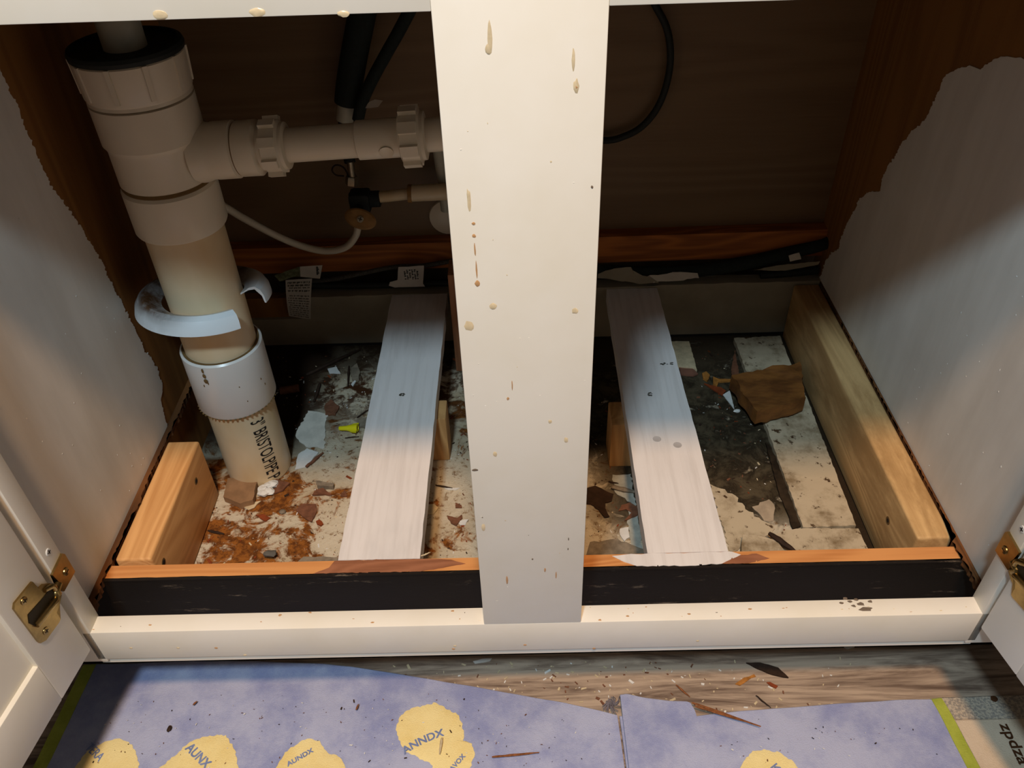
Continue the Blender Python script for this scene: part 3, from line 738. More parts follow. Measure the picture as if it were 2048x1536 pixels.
tag(mb.obj('thin_pipe', [GREYTUBE]), 'thin pale vertical pipe partly hidden behind the centre stile', 'pipe')
mb = MB(); q = (-96.3, 575, 86.5)
mb.lathe((q[0]-1, 577, q[2]), (0, -1, 0), [(26, 0), (25, 3.5), (14, 6.5), (9, 7)], 0, 32)
tag(mb.obj('wall_flange', [PVC]), 'small white pipe flange on the back panel beside the stile', 'flange')
mb = MB(); mb.tube([(-361.4, 470, 173.4), (-350.5, 480, 155.9), (-342.8, 500, 132.5), (-317.1, 520, 97.6), (-290.4, 528, 76.5), (-259.2, 528, 67.2), (-231.5, 526, 72.8), (-215.2, 526, 89.5), (-209.8, 528, 105.7), (-208.2, 532, 120)], 4.6, 0, 16, 6)
tag(mb.obj('supply_tube', [PVC]), 'bent pale plastic supply tube curving from behind the drain pipe up to the valve', 'tube')
# black hoses rising at the back
mb = MB(); mb.tube([(-202.6, 548, 256), (-195.4, 548, 283), (-180.5, 548, 327.7), (-154.7, 548, 399.7), (-135, 548, 455.9)], 15.5, 0, 20)
mb.tube([(-208.7, 548, 240.3), (-210.9, 548, 230.4), (-212.4, 548, 213.5), (-210, 542, 183.6)], 7, 1, 14)
mb.tube([(-203.2, 548, 259.6), (-209.5, 548, 235.4)], 10.5, 2, 16, 1)
tag(mb.obj('insulated_hose', [FOAM, RUBBER, GREYTUBE]), 'thick black foam-wrapped hose rising behind the side arm', 'hose')
mb = MB(); mb.tube([(-189.7, 530, 242.2), (-181.9, 530, 262.9), (-166.7, 530, 288.6), (-145.7, 530, 318.8), (-126.9, 530, 345.1), (-103.2, 530, 382.8), (-73.5, 530, 443.8)], 7.0, 0, 16)
tag(mb.obj('black_hose', [FOAM]), 'slim black hose slanting up to the right beside the foam-wrapped hose', 'hose')
mb = MB()
pf = [(-182.6, 528, 256.6), (-171.3, 524, 258.5), (-162.6, 522, 260.2), (-156.2, 524, 266.8), (-166, 528, 266.8), (-172.1, 528, 264.6)]
mb.prism(pf, (0, -.8, .3), 0)
tag(mb.obj('paper_tag', [PAPER]), 'small pale paper tag stuck to the slim black hose above the side arm', 'tag')
mb = MB(); mb.tube([(117.7, 565, 436.2), (134, 565, 392.2), (153.3, 565, 355.8), (171.8, 565, 325.7), (179.4, 565, 294.7), (178.3, 565, 262.6), (169.6, 565, 232.5), (153.1, 565, 209.7), (132.2, 565, 197.5), (104.5, 565, 192.4), (38.9, 565, 201.6), (-22.3, 565, 229)], 4.2, 0, 16, 6)
tag(mb.obj('hose_loop', [RUBBER]), 'black hose hanging in a loop on the back panel right of the stile', 'hose')
# hoses and cables lying behind the sleeper
mb = MB(); mb.tube([(-336.4, 548, 3.3), (-295.2, 549, 1.3), (-239.8, 549, -1.3), (-177, 549, -1.7), (-114.3, 549, -1.2), (-30.8, 549, -0.6), (38.6, 549, 2.1)], 5.0, 0, 14)
tag(mb.obj('black_cable', [RUBBER]), 'straight black cable lying along the back above the sleeper, left of the stile', 'cable')
mb = MB(); mb.tube([(-306.8, 546, 10.2), (-278.8, 545, 10.8), (-250.1, 543, 15.2), (-207.9, 545, 23.1), (-173.3, 547, 27.9), (-132.2, 548, 28.4), (-84, 549, 34.9), (-29.4, 549, 37.1)], 3.3, 0, 12)
tag(mb.obj('braided_cable', [flat('braided_grey', lin(90, 86, 78), .6, .3, .2, sc=700, var=.3)]), 'thin grey braided cable arching over the black cable at the back', 'cable')
mb = MB(); mb.tube([(65.9, 546, 15.3), (107, 546, 14.7), (176, 546, 8.5), (244.4, 546, 10.3), (311.4, 547, 20.4), (363.7, 548, 33), (408.8, 549, 44.2), (423.5, 562, 50)], lambda t: 6.5+3*math.sin(math.pi*t), 0, 16, 5)
tag(mb.obj('black_hose', [FOAM]), 'sagging black hose across the back under the orange ledger, right of the stile', 'hose')
mb = MB(); mb.tube([(329.4, 549, -3.2), (363.4, 549, -0.2), (407.4, 549, 3.2)], 6, 0, 14)
tag(mb.obj('black_cable', [RUBBER]), 'short black cable end above the right back corner of the base', 'cable')
def sheet(name, pts, mat, label, cat, grp=None, th=(0, -.7, .2), seed=1, j=1.0):
    mb = MB(); mb.prism(jag(pts, 5, j, seed), th, 0); return tag(mb.obj(name, mat if isinstance(mat, list) else [mat]), label, cat, grp)
sheet('torn_paper', [(103.1, 533, 16.7), (124.4, 533, 24.8), (147.2, 533, 26.4), (153.5, 533, 13.5), (174.1, 533, 10.4), (187.3, 533, -0.5), (161.3, 533, -1.3), (126.7, 533, 6.3), (102.7, 533, 10.3)], SLEEPER, 'torn pale paper scrap at the back end of the right slat', 'paper', seed=2)
sheet('torn_paper', [(166.3, 534, 7.6), (174.1, 534, 12.2), (201.2, 534, 12.9), (204.3, 534, 16), (238.4, 534, 13.3), (241.4, 534, 5.2), (209, 534, 2.2), (175.1, 534, -0.8)], PAPER, 'long torn pale paper scrap under the sagging hose', 'paper', seed=3)
sheet('torn_paper', [(313.3, 536, 14.4), (349.3, 536, 21.2), (402.2, 536, 25.8), (400.7, 536, 20.4), (357.7, 536, 12.2)], SLEEPER, 'sliver of pale paper below the sagging hose near the right back corner', 'paper', seed=4, j=.5)
sheet('paper_label', [(355.7, 530, 39.5), (368.8, 530, 43.7), (373.5, 530, 33.5), (359.5, 530, 30.1)], PAPER, 'little white square label on the sagging hose in the right back corner', 'tag', seed=5, j=.4)
# warning tags
def curtain(mb, top, bot, cols, bulge, m=0, th=.6):
    """sheet between two 3-D polylines, bulging forward"""
    rows = []
    for i in range(13):
        t = i/12; rows.append([mb.bm.verts.new(Vector(a)*(1-t)+Vector(b)*t+Vector((0, -bulge*math.sin(math.pi*t), 0))) for a, b in zip(top, bot)])
    for A, B in zip(rows, rows[1:]):
        for k in range(len(A)-1):
            f = mb.bm.faces.new([A[k], A[k+1], B[k+1], B[k]]); f.material_index = m
mb = MB(); tl, tr, br_, bl = [(-323.1, 536, 18.8), (-286.5, 536, 20.1), (-300.8, 536, -49), (-330.5, 536, -41.1)]
fr_ = 0
def tagpt(u_, v_, off=0):
    a = Vector(tl)*(1-u_)+Vector(tr)*u_; b = Vector(bl)*(1-u_)+Vector(br_)*u_
    p = a*(1-v_)+b*v_; return p+Vector((0, -5*math.sin(math.pi*v_)-off, 0))
mb.bm.verts.ensure_lookup_table()
gv = [[mb.bm.verts.new(tagpt(i/8, j/16)) for i in range(9)] for j in range(17)]
for j in range(16):
    for i in range(8): mb.bm.faces.new([gv[j][i], gv[j][i+1], gv[j+1][i+1], gv[j+1][i]])
rr = random.Random(2)
lines = ['WARNING: CHECK', 'AFTER INSTALL', 'DO NOT OVER', 'TIGHTEN NUTS', 'REPLACE EVERY', 'FIVE YEARS']
row = 0
for j in range(15):
    v0 = .05+.062*j; hgt = .045 if j in (0, 1, 3) else .03
    u0 = .08+(.05 if j in (2, 5, 9) else 0)
    while u0 < .9:
        w = rr.uniform(.05, .17); u1 = min(.94, u0+w)
        if j in (4,): break
        # ragged glyph row: small upright strokes of different heights
        x = u0
        while x < u1-.015:
            hh = hgt*rr.uniform(.55, 1); q = [tagpt(x, v0, .3), tagpt(x+.016, v0, .3), tagpt(x+.016, v0+hh, .3), tagpt(x, v0+hh, .3)]
            mb._add(q, [(0, 1, 2, 3)], 1); x += .024
        u0 = u1+.03
tag(mb.obj('warning_tag', [PAPER, PRINT]), 'white tag printed with small black lines hanging behind the drain pipe', 'tag')
mb = MB()
g4 = [(-335.8, 534, 27.8), (-316.6, 534, 35.1), (-295.9, 534, 40.8), (-267.9, 534, 42.2), (-274.9, 534, 21.8), (-297.6, 534, 24.9), (-308.4, 534, 25.3), (-330.4, 534, 18)]
mb.prism(jag(g4[:1]+g4[1:3]+g4[-3:], 5, 1, 3), (0, -.6, .2), 1)
g5 = [(-298.2, 533, 41.5), (-267.6, 533, 42.8), (-274.8, 533, 21.6), (-300.6, 533, 25.7)]; mb.prism(g5, (0, -.8, .2), 0)
g6 = [(-276.3, 532, 42.2), (-273.7, 532, 42.1), (-279.5, 532, 24.8), (-282.2, 532, 24.9)]
for k in range(7):
    z0 = g6[0][2]-k*1.9-1; mb.box((g6[0][0]-k*.25, 531.4, z0-1.1), (g6[0][0]+2.2+(k % 3)*.7-k*.25, 531.8, z0), 2)
tag(mb.obj('printed_tag', [PAPER, GREENPAPER, PRINT]), 'crumpled green and white printed tag lying above the warning tag', 'tag')
mb = MB()
g = [(-165.6, 530, 38.3), (-131.2, 530, 39.5), (-135.3, 530, 11), (-133, 530, 6.1), (-174.2, 530, 5.8), (-171.5, 530, 11.4), (-182, 530, 9.3), (-179.9, 530, 14.9), (-169.3, 530, 17.8)]
mb.prism(jag(g, 6, .5, 3), (0, -.8, .3), 0)
a, b = Vector((-159, 529, 30.1)), Vector((-140.2, 529, 29.5))
for k in range(6):
    for q in range(7):
        x0 = a.x + k*3.4; z0 = a.z + 4 - q*2.3
        if (k*7+q) % 5 == 0: continue
        mb.box((x0, 528.6, z0-1.2), (x0+(1.5 if (k+q) % 2 else 2.2), 529.1, z0), 1)
tag(mb.obj('cable_label', [PAPER, PRINT]), 'white printed label wrapped round the cables at the back end of the left slat', 'tag')

# ------------------------------------------------------------------ debris on the subfloor
def chip(name, px, t, mat, label, cat='debris', z=-97.6, seed=1, j=.8, curl=0.0, group=None, step=4):
    """a broken flake: irregular outline, real thickness, a little warp"""
    mb = MB(); P = jag([(a, b, z) for a, b in px], step, j, seed)
    P = [Vector((p.x, p.y, z)) for p in P]
    vv = mb.prism(P, (0, 0, t), 0)
    cx = sum(p.x for p in P)/len(P); cy = sum(p.y for p in P)/len(P)
    for v in mb.bm.verts:
        d = math.hypot(v.co.x-cx, v.co.y-cy)
        v.co.z += curl*(d/12)**2 + .4*abs(noise.noise(Vector((v.co.x*.15, v.co.y*.15, seed))))
    return tag(mb.obj(name, [mat]), label, cat, group)
def stick(name, pts, r, mat, label, cat='stick', z=None, seed=1, flat_=.6, group=None):
    mb = MB(); P = [Vector(p) for p in pts]
    Q = [P[0]+(P[-1]-P[0])*t+Vector((0, 0, 1.2*noise.noise(Vector((t*4, seed, 0))))) for t in [i/7 for i in range(8)]] if len(P) == 2 else P
    mb.tube(Q, lambda t: r*(.45+.55*math.sin(math.pi*min(1, .12+t*.9)))*(1+.3*noise.noise(Vector((t*6, seed*2.3, 1)))), 0, 6, 2)
    return tag(mb.obj(name, [mat], ang=.3), label, cat, group)
F = -97.2
chip('tile_fragment', [(-360.3, 269), (-322.2, 266.1), (-323.6, 256.4), (-321.7, 233.4), (-335, 227.7), (-357.9, 239.3)], 9, flat('tan_tile', lin(150, 116, 84), .7, .2, var=.15, sc=50), 'thick tan tile fragment lying at the foot of the drain pipe', seed=2, j=.7)
mb = MB()
for k, (x, y, _) in enumerate([(-315.6, 255.9, -95), (-311.2, 260.6, -95), (-305.7, 262.9, -95), (-313.5, 249.5, -95), (-308.1, 251.7, -95)]): mb.blob((x, y, -94.5), (6.5, 5.5, 3.6), 0, seed=k*2.7, amp=.5)
tag(mb.obj('putty_lump', [CHIPWHITE]), 'lumpy white putty beside the foot of the drain pipe', 'debris')
chip('paint_flake', [(-332.9, 229.2), (-323.5, 236.6), (-315.1, 238.7), (-320.5, 228.8), (-326.7, 225.1)], 1, CHIPCREAM, 'cream paint flake in front of the tan tile fragment', seed=3)
chip('wood_flake', [(-307, 275.5), (-293.9, 267.6), (-286, 264.9), (-292.2, 253.8), (-301.2, 248.5), (-308, 249.5), (-300.6, 259.7)], 2, CHIPBROWN, 'brown curved flake right of the white putty', seed=4, curl=.6)
chip('wood_flake', [(-270.4, 221.8), (-264.5, 230.9), (-248.6, 230.4), (-245.5, 219.6), (-248.4, 203.2), (-254.8, 207.1), (-264.7, 216.4)], 2, CHIPBROWN, 'large brown triangular flake in front of the left slat', seed=5, curl=.5)
chip('wood_flake', [(-244, 204.5), (-240.5, 207.4), (-234.7, 200.5), (-237.1, 197.7), (-242.2, 200.8)], 2, CHIPRED, 'small red brown flake in front of the large triangular flake', seed=6)
chip('wood_flake', [(-315.9, 216.4), (-307.4, 217.7), (-298.1, 212.1), (-302.7, 207)], 1.6, CHIPRED, 'rusty brown flake between the drain pipe and the toe kick', seed=7)
stick('splinter', [(-271.1, 290.8, -95), (-254.4, 315.3, -95)], 2.2, CHIPBROWN, 'brown splinter slanting right of the drain pipe foot')
stick('splinter', [(-365.5, 194.8, -96), (-345.7, 189.2, -96)], 1.6, CHIPDARK, 'short dark splinter beside the left pine stud', seed=4)
chip('wood_offcut', [(-253.7, 264.9), (-231.2, 259.3), (-231.6, 254.5), (-251.1, 256.7)], 6, CHIPGREY, 'small grey wood offcut left of the left slat', seed=8, j=.3)
chip('wood_flake', [(-251.3, 252.5), (-244, 255.4), (-232, 243.9), (-240, 245.7), (-255.2, 244.7)], 2.5, CHIPBROWN, 'brown arched flake just in front of the grey wood offcut', seed=9, curl=1.0)
chip('wood_flake', [(-221.7, 242.8), (-217.9, 253), (-213.4, 242.5)], 2, CHIPBROWN, 'small brown triangular flake touching the left slat', seed=10)
mb = MB(); x, y, _ = (-285.6, 219.9, -96); mb.blob((x, y, -95.5), (4, 3, 2.4), 0, 3); tag(mb.obj('pebble', [CHIPGREY]), 'small grey pebble left of the large triangular flake', 'debris')
mb = MB(); x, y, _ = (-284.5, 154.5, -90); mb.blob((x, y, -89.5), (7.5, 4.5, 3), 0, 5, .5); tag(mb.obj('stone_lump', [flat('slate_lump', lin(104, 102, 96), .8, .2, sc=90)]), 'slate grey lump on the torn strip at the front left', 'debris')
chip('wood_offcut', [(-253.2, 139.6), (-246.2, 148.8), (-208.8, 147), (-207.5, 139)], 3, CHIPGREY, 'grey splintered offcut against the toe kick board left of the left slat', seed=11, z=-91.6)
chip('plaster_sheet', [(-288.4, 396.1), (-261.3, 389.2), (-258.5, 352.8), (-254.6, 325.3), (-278.4, 327.9), (-295.8, 348.6)], 1.2, flat('pale_plaster', lin(212, 208, 196), .7, .2, sc=70, var=.1), 'pale sheet of plaster right of the drain pipe', seed=12, j=1.6)
chip('plaster_sheet', [(-285.4, 314.9), (-276.6, 325.2), (-260.8, 317.5), (-271.9, 292.8), (-284.7, 289)], 1.2, CHIPWHITE, 'white plaster scrap under the slanting brown splinter', seed=13)
chip('wood_flake', [(-267.7, 403.3), (-261.9, 417.2), (-247.5, 402.5), (-250.2, 385.8), (-263.5, 386.3)], 2.5, CHIPBROWN, 'maroon flake behind the yellow wire nut', seed=14)
chip('wood_flake', [(-220.4, 375.1), (-208.4, 378.5), (-207.2, 359.4), (-215.9, 361.6)], 2.5, CHIPGREY, 'grey brown flake between the yellow wire nut and the left slat', seed=15)
chip('paint_flake', [(-277, 483.9), (-264.9, 487.9), (-257, 473.1), (-272.5, 473.7)], 1.2, CHIPWHITE, 'small white flake beside the long dark stick', seed=16)
chip('plaster_lump', [(-243, 480), (-236, 490.9), (-229.5, 474), (-228.5, 456.5), (-238.3, 456.9)], 4, CHIPGREY, 'grey plaster lump left of the left slat near the back', seed=17)
chip('paint_flake', [(-238.8, 448.6), (-234.4, 457), (-232.7, 454.8), (-235.4, 444.2)], 1.2, CHIPWHITE, 'tiny white shard in front of the grey plaster lump', seed=18, j=.2)
stick('splinter', [(-247.1, 488.1, -96), (-242, 443.3, -96)], 1.6, CHIPDARK, 'dark upright-lying splinter beside the grey plaster lump', seed=5)
stick('long_stick', [(-304.3, 469.3, -95), (-236.3, 524.4, -95)], 2.8, CHIPDARK, 'long dark stick slanting across the dark back left of the subfloor', seed=6)
stick('splinter', [(-281.8, 451.2, -96), (-283.2, 412.8, -96)], 2.6, CHIPDARK, 'dark brown splinter behind the maroon flake', seed=7)
stick('twig', [(-220.9, 379.8, -96), (-205.4, 397.8, -96)], 1.0, CHIPDARK, 'thin dark twig poking under the left slat', seed=8)
stick('twig', [(-231.2, 342.6, -97), (-213.6, 344.7, -97)], .9, CHIPDARK, 'thin dark twig in front of the yellow wire nut', seed=9)
mb = MB(); mb.tube([(-332.3, 432.7, -92), (-307.5, 438, -92)], 5.5, 0, 12); tag(mb.obj('cork_plug', [CHIPBROWN]), 'rounded brown plug in the shade right of the pipe coupling', 'debris')
# yellow wire nut
mb = MB(); p0 = Vector((-240.6, 356.5, -94)); p1 = Vector((-215.5, 354.4, -92)); d = (p1-p0).normalized(); Ln = (p1-p0).length
mb.lathe(p0+Vector((0, 0, 1)), d, [(.1, 0), (2.2, .3), (2.9, 1.5), (3.3, Ln*.4), (4.3, Ln*.55), (5.2, Ln*.98), (4.0, Ln), (3.4, Ln*.8)], 0, 24)
pr = d.cross(Vector((0, 0, 1))).normalized()
for s_ in (-1, 1):
    a = p0+d*Ln*.42+pr*s_*2.5+Vector((0, 0, .2)); mb.prism([a, p0+d*Ln*.98+pr*s_*4+Vector((0, 0, .2)), p0+d*Ln*.98+pr*s_*8.5+Vector((0, 0, .2)), p0+d*Ln*.72+pr*s_*7.4+Vector((0, 0, .2))], (0, 0, 2), 0)
tag(mb.obj('wire_nut', [YELLOW]), 'bright yellow winged wire nut lying left of the left slat', 'wire nut')
# between the left slat and the stile
chip('paint_flake', [(-118.6, 225.5), (-110, 226.8), (-104.3, 220.5), (-109, 212.3), (-117, 211.1)], 1.5, CHIPCREAM, 'cream shell shaped flake beside the right edge of the left slat', seed=20, curl=.8, j=.3)
chip('leaf_scrap', [(-93.8, 208.8), (-87.4, 207.2), (-82.1, 204.8), (-76.6, 209.8), (-75.8, 204.6), (-82.8, 193.7), (-88.7, 197.6)], 1.2, CHIPBROWN, 'brown leaf shaped scrap left of the foot of the stile', seed=21, curl=.5)
chip('wood_flake', [(-84.9, 228.3), (-77.8, 224.2), (-77, 220.4), (-84.6, 220.6)], 1.6, CHIPBROWN, 'small dark brown flake behind the leaf shaped scrap', seed=22)
chip('paint_flake', [(-78.6, 200.9), (-68.9, 202.9), (-72, 194.9), (-78.9, 195.1)], 1, CHIPWHITE, 'white flake right of the brown leaf shaped scrap', seed=23)
chip('paint_flake', [(-99.1, 251.6), (-80.7, 251.8), (-85.3, 248.7), (-94.2, 249)], 1, CHIPWHITE, 'narrow white sliver in front of the left pine prop', seed=24, j=.3)
stick('twig', [(-110, 256.6, -96), (-89.5, 251.1, -96)], 1.0, CHIPDARK, 'thin dark twig beside the narrow white sliver', seed=10)
stick('splinter', [(-104.9, 81.8, -7), (-96.5, 85.8, -7)], .8, CHIPCREAM, 'pale splinter on the bare edge by the front of the left slat', seed=3)
# between the stile and the right slat
chip('charred_leaf', [(61, 240), (79.4, 249), (99.8, 234.9), (96.5, 224.9), (88.7, 222.8), (89.2, 209.9), (91.7, 200.2), (86, 199.6), (80.3, 212.5), (71.8, 221.1), (59.9, 223.8)], 1.2, CHIPDARK, 'large ragged near-black leaf scrap just right of the stile', seed=25, curl=.4)
chip('wood_shaving', [(102.9, 209.5), (107.3, 217.7), (117.5, 221.2), (126.3, 213.3), (123.8, 202.2), (108.1, 194.5), (117.5, 206.8), (111.8, 212.2)], 1.6, CHIPBROWN, 'curled brown shaving left of the right slat', seed=26, curl=.9, j=.4)
stick('stick', [(98.3, 244.8, -94), (124.3, 236.1, -94)], 3.0, CHIPGREY, 'stout grey stick lying behind the curled brown shaving', seed=12)
stick('splinter', [(95.9, 255.5, -96), (107.4, 251.9, -96)], 1.0, CHIPDARK, 'thin dark splinter in front of the right pine prop', seed=13)
chip('plaster_sheet', [(101.9, 183.8), (111.6, 185.7), (111.1, 171.5), (105, 166), (101, 175.3)], 1.4, CHIPWHITE, 'chalky white patch in front of the curled brown shaving', seed=27)
chip('plaster_sheet', [(101.9, 267.3), (124.2, 268.2), (123.3, 154.1), (111, 155.9), (111.9, 197), (118.9, 223.1), (102, 239.2)], .7, flat('bluish_plaster', lin(176, 178, 168), .8, .2, sc=80, var=.15), 'grey white plaster sheet running beside the left edge of the right slat', seed=28, j=1.5)
# right-hand bay
chip('plaster_sheet', [(214.7, 247.6), (237.2, 231.9), (250.6, 204.1), (273.7, 178.6), (267.8, 168.1), (239.8, 171), (226.4, 150), (216.7, 150.3)], 1.6, DIRTYWHITE, 'ragged dirty cream sheet at the front right of the right slat', seed=30, j=2.2)
chip('plaster_sheet', [(255.9, 211.5), (277.9, 222.2), (281.4, 208.5), (275.1, 190.2), (264.5, 190.5)], 1.0, flat('pinkish_plaster', lin(176, 160, 138), .8, .2, sc=80), 'pinkish plaster patch left of the long dirty white strip', seed=31, j=1.8)
stick('stick', [(261, 162.6, -84), (283.2, 136.2, -84)], 3.2, CHIPDARK, 'dark stick wedged between the two cream board scraps', seed=14)
chip('paint_flake', [(262.3, 407), (273.4, 415.7), (271.3, 377.8)], 1.2, CHIPWHITE, 'white triangular shard left of the broken wood chunk', seed=32, j=.2)
mb = MB(); x, y, _ = (273.3, 372.8, -95); mb.blob((x, y, -95), (4.6, 2.6, 2.2), 0, 4, .3); tag(mb.obj('pebble', [CHIPWHITE]), 'oval white pebble at the tip of the white triangular shard', 'debris')
chip('wood_shaving', [(242.5, 450.5), (248.5, 453.5), (252.5, 445.8), (246.3, 434.4), (241.9, 439.9)], 3, CHIPORANGE, 'small orange shaving, the farther left of the pair by the wood chunk', seed=33, curl=.8)
chip('wood_shaving', [(255.8, 442.4), (262.4, 437.9), (278.9, 436.1), (278.2, 433), (262, 432.6), (257.3, 422.4), (253, 427.7)], 3, CHIPORANGE, 'bent orange shaving touching the broken wood chunk', seed=34, curl=.5, j=.3)
chip('wood_flake', [(241.5, 430.4), (252.7, 415.5), (261.2, 405), (267.7, 413.9), (262.5, 421.3), (252.7, 425.8)], 2, CHIPRED, 'long red brown flake in front of the orange shavings', seed=35)
chip('wood_flake', [(213.4, 464.8), (231.7, 462.9), (236.9, 449.7), (230.2, 446.7), (213.7, 449.6)], 2.4, flat('pink_chip', lin(134, 92, 74), .7, .2), 'pinkish brown flake beside the right edge of the right slat', seed=36, curl=.5)
chip('painted_offcut', [(209.5, 521.5), (236.4, 520.3), (236.3, 455.8), (231.1, 461.4), (207.8, 465.7)], 5, CHIPCREAM, 'pale painted offcut beside the right slat near the back', seed=37, j=.5)
chip('ply_scrap', [(298, 500.4), (290.7, 434.6), (294.8, 393.5), (277.4, 419.5), (284.9, 461.7)], 3, CHIPBROWN, 'narrow brown ply scrap left of the long dirty white strip', seed=38)
# dark old plank beside the painted strip
slab2('dark_plank', [(295.7, 313.7), (298.9, 309.2), (305.3, 258.2), (302.9, 180.4), (293.1, 177.1), (291.3, 230.8)], -94.5, 3, [flat('dark_wet_wood', lin(58, 46, 32), .8, .2, var=.3, sc=60)], 'dark narrow plank along the left edge of the long dirty white strip', 'board', j=.8, seed=6)
# crumbs nobody could count
rr = random.Random(77)
def crumbs(name, n, area, z, mats, label, smin, smax, fn=None):
    mb = MB()
    for k in range(n):
        x, y = rr.uniform(area[0], area[1]), rr.uniform(area[2], area[3])
        if fn and not fn(x, y): continue
        s_ = rr.uniform(smin, smax)*(1 if rr.random() < .85 else 1.9); a = rr.uniform(0, math.pi); e = rr.uniform(1, 2.8)
        c_, q = math.cos(a), math.sin(a)
        P = [(-e, -.6), (e*.9, -.8), (e, .5), (-.7*e, .9)]
        mi = rr.randrange(len(mats))
        mb.prism([(x+s_*(u_*c_-v_*q), y+s_*(u_*q+v_*c_), z(x, y) if callable(z) else z) for u_, v_ in P], (0, 0, s_*.7), mi)
    return tag(mb.obj(name, mats), label, 'crumbs', kind='stuff')
free = lambda x, y: not (-190 < x < -98 or 108 < x < 194 or x > 296 or ((x-PX0)**2+(y-PY0)**2 < 56**2)) 
crumbs('wood_crumbs', 1100, (-362, 296, 100, 520), lambda x, y: sub_z(x, y)-.1, [CHIPBROWN, CHIPDARK, CHIPCREAM, CHIPRED, CHIPWHITE], 'brown and white crumbs scattered over the old subfloor', .35, 0.95, free)
crumbs('sawdust', 520, (-150, 400, -30, 52), -149.9, [CHIPWHITE, CHIPCREAM, CHIPCREAM, CHIPBROWN], 'pale sawdust and crumbs on the plank floor in front of the toe kick', .35, .95, lambda x, y: rr.random() < (1.2-abs(x-40)/260))

# ------------------------------------------------------------------ towels on the kitchen floor
def clothz(x, y, base=-145.5):
    v = Vector((x*.012, y*.012, 2))
    return base + 1.6*noise.noise(v) + .9*noise.noise(v*3.1)
def cloth(mb, edge, ybot, nx, ny, thick=4.0, m=0, base=-145.5, zf=None, left=None, right=None):
    """edge: polyline of (x, y) along the far side; sheet runs down to ybot"""
    zf = zf or (lambda x, y: clothz(x, y, base))
    def yt(x):
        for (a, b), (c, d) in zip(edge, edge[1:]):
            if a <= x <= c: return b+(d-b)*(x-a)/(c-a)
        return edge[-1][1]
    X0, X1 = edge[0][0], edge[-1][0]; T = []; B = []
    for j in range(ny+1):
        t = j/ny; rt = []; rb = []
        for i in range(nx+1):
            x = X0+(X1-X0)*i/nx; y0 = yt(x)
            if left: x += left(t)*(1-i/nx)
            if right: x += right(t)*(i/nx)
            y = y0+(ybot-y0)*t**1.3; z = zf(x, y)
            if j == 0: z -= 2
            rt.append(mb.bm.verts.new((x, y, z))); rb.append(mb.bm.verts.new((x, y, max(-149.8, z-thick))))
        T.append(rt); B.append(rb)
    for j in range(ny):
        for i in range(nx):
            f = mb.bm.faces.new([T[j][i], T[j][i+1], T[j+1][i+1], T[j+1][i]]); f.material_index = m
            f = mb.bm.faces.new([B[j][i], B[j+1][i], B[j+1][i+1], B[j][i+1]]); f.material_index = m
    per = [(T[0][i], B[0][i]) for i in range(nx+1)]
    for A_, B_ in (([T[0][i] for i in range(nx+1)], [B[0][i] for i in range(nx+1)]), ([T[-1][i] for i in range(nx+1)], [B[-1][i] for i in range(nx+1)]),
                   ([r[0] for r in T], [r[0] for r in B]), ([r[-1] for r in T], [r[-1] for r in B])):
        for k in range(len(A_)-1):
            f = mb.bm.faces.new([A_[k], A_[k+1], B_[k+1], B_[k]]); f.material_index = m
def patch(mb, pts, m, lift, zf, ragged=.9, seed=1, rings=6):
    """printed shape following the cloth surface"""
    P = jag([(a, b, 0) for a, b in pts], 2.2, ragged, seed)
    cx = sum(p.x for p in P)/len(P); cy = sum(p.y for p in P)/len(P)
    R_ = [[mb.bm.verts.new((cx+(p.x-cx)*k/rings, cy+(p.y-cy)*k/rings, zf(cx+(p.x-cx)*k/rings, cy+(p.y-cy)*k/rings)+lift*(1 if k < rings else .3))) for p in P] for k in range(1, rings+1)]
    c0 = mb.bm.verts.new((cx, cy, zf(cx, cy)+lift)); n = len(P)
    for i in range(n):
        f = mb.bm.faces.new([c0, R_[0][i], R_[0][(i+1) % n]]); f.material_index = m
        for a, b in zip(R_, R_[1:]):
            f = mb.bm.faces.new([a[i], b[i], b[(i+1) % n], a[(i+1) % n]]); f.material_index = m
def letters(mb, txt, start, ang, size, zf, m, lift=1.4, arc=0.0, sx=1.0, bold=.35):
    V, Fc = text_pts(txt, size); W_ = max(v.x for v in V)
    for ox, oy in ((0, 0), (bold, 0), (0, bold), (bold, bold)):
        out = []
        for v in V:
            x = (v.x+ox)*sx; y = v.y+oy
            if arc:
                a = arc*(x/(W_*sx)-.5); Rr_ = W_*sx/arc
                X, Y = (Rr_+y)*math.sin(a)+W_*sx/2, (Rr_+y)*math.cos(a)-Rr_
            else: X, Y = x, y
            wx = start[0]+X*math.cos(ang)-Y*math.sin(ang); wy = start[1]+X*math.sin(ang)+Y*math.cos(ang)
            out.append((wx, wy, zf(wx, wy)+lift))
        mb._add(out, Fc, m)

Z1 = lambda x, y: clothz(x, y, -145.5)
E1 = [(-460.1, 62.8), (-425.5, 64.3), (-297.1, 60.1), (-217.1, 54.7), (-190.4, 51.2), (-105.8, 35.1), (-33.9, 19.7), (30.9, 6.4), (73.5, -5.5), (81.2, -7.7)]
E1 = [(a, min(b, 60.5)) for a, b in E1]
mb = MB(); cloth(mb, E1, -300, 110, 60, m=0, zf=Z1, left=lambda t: -20*t**1.3, right=lambda t: 6*t)
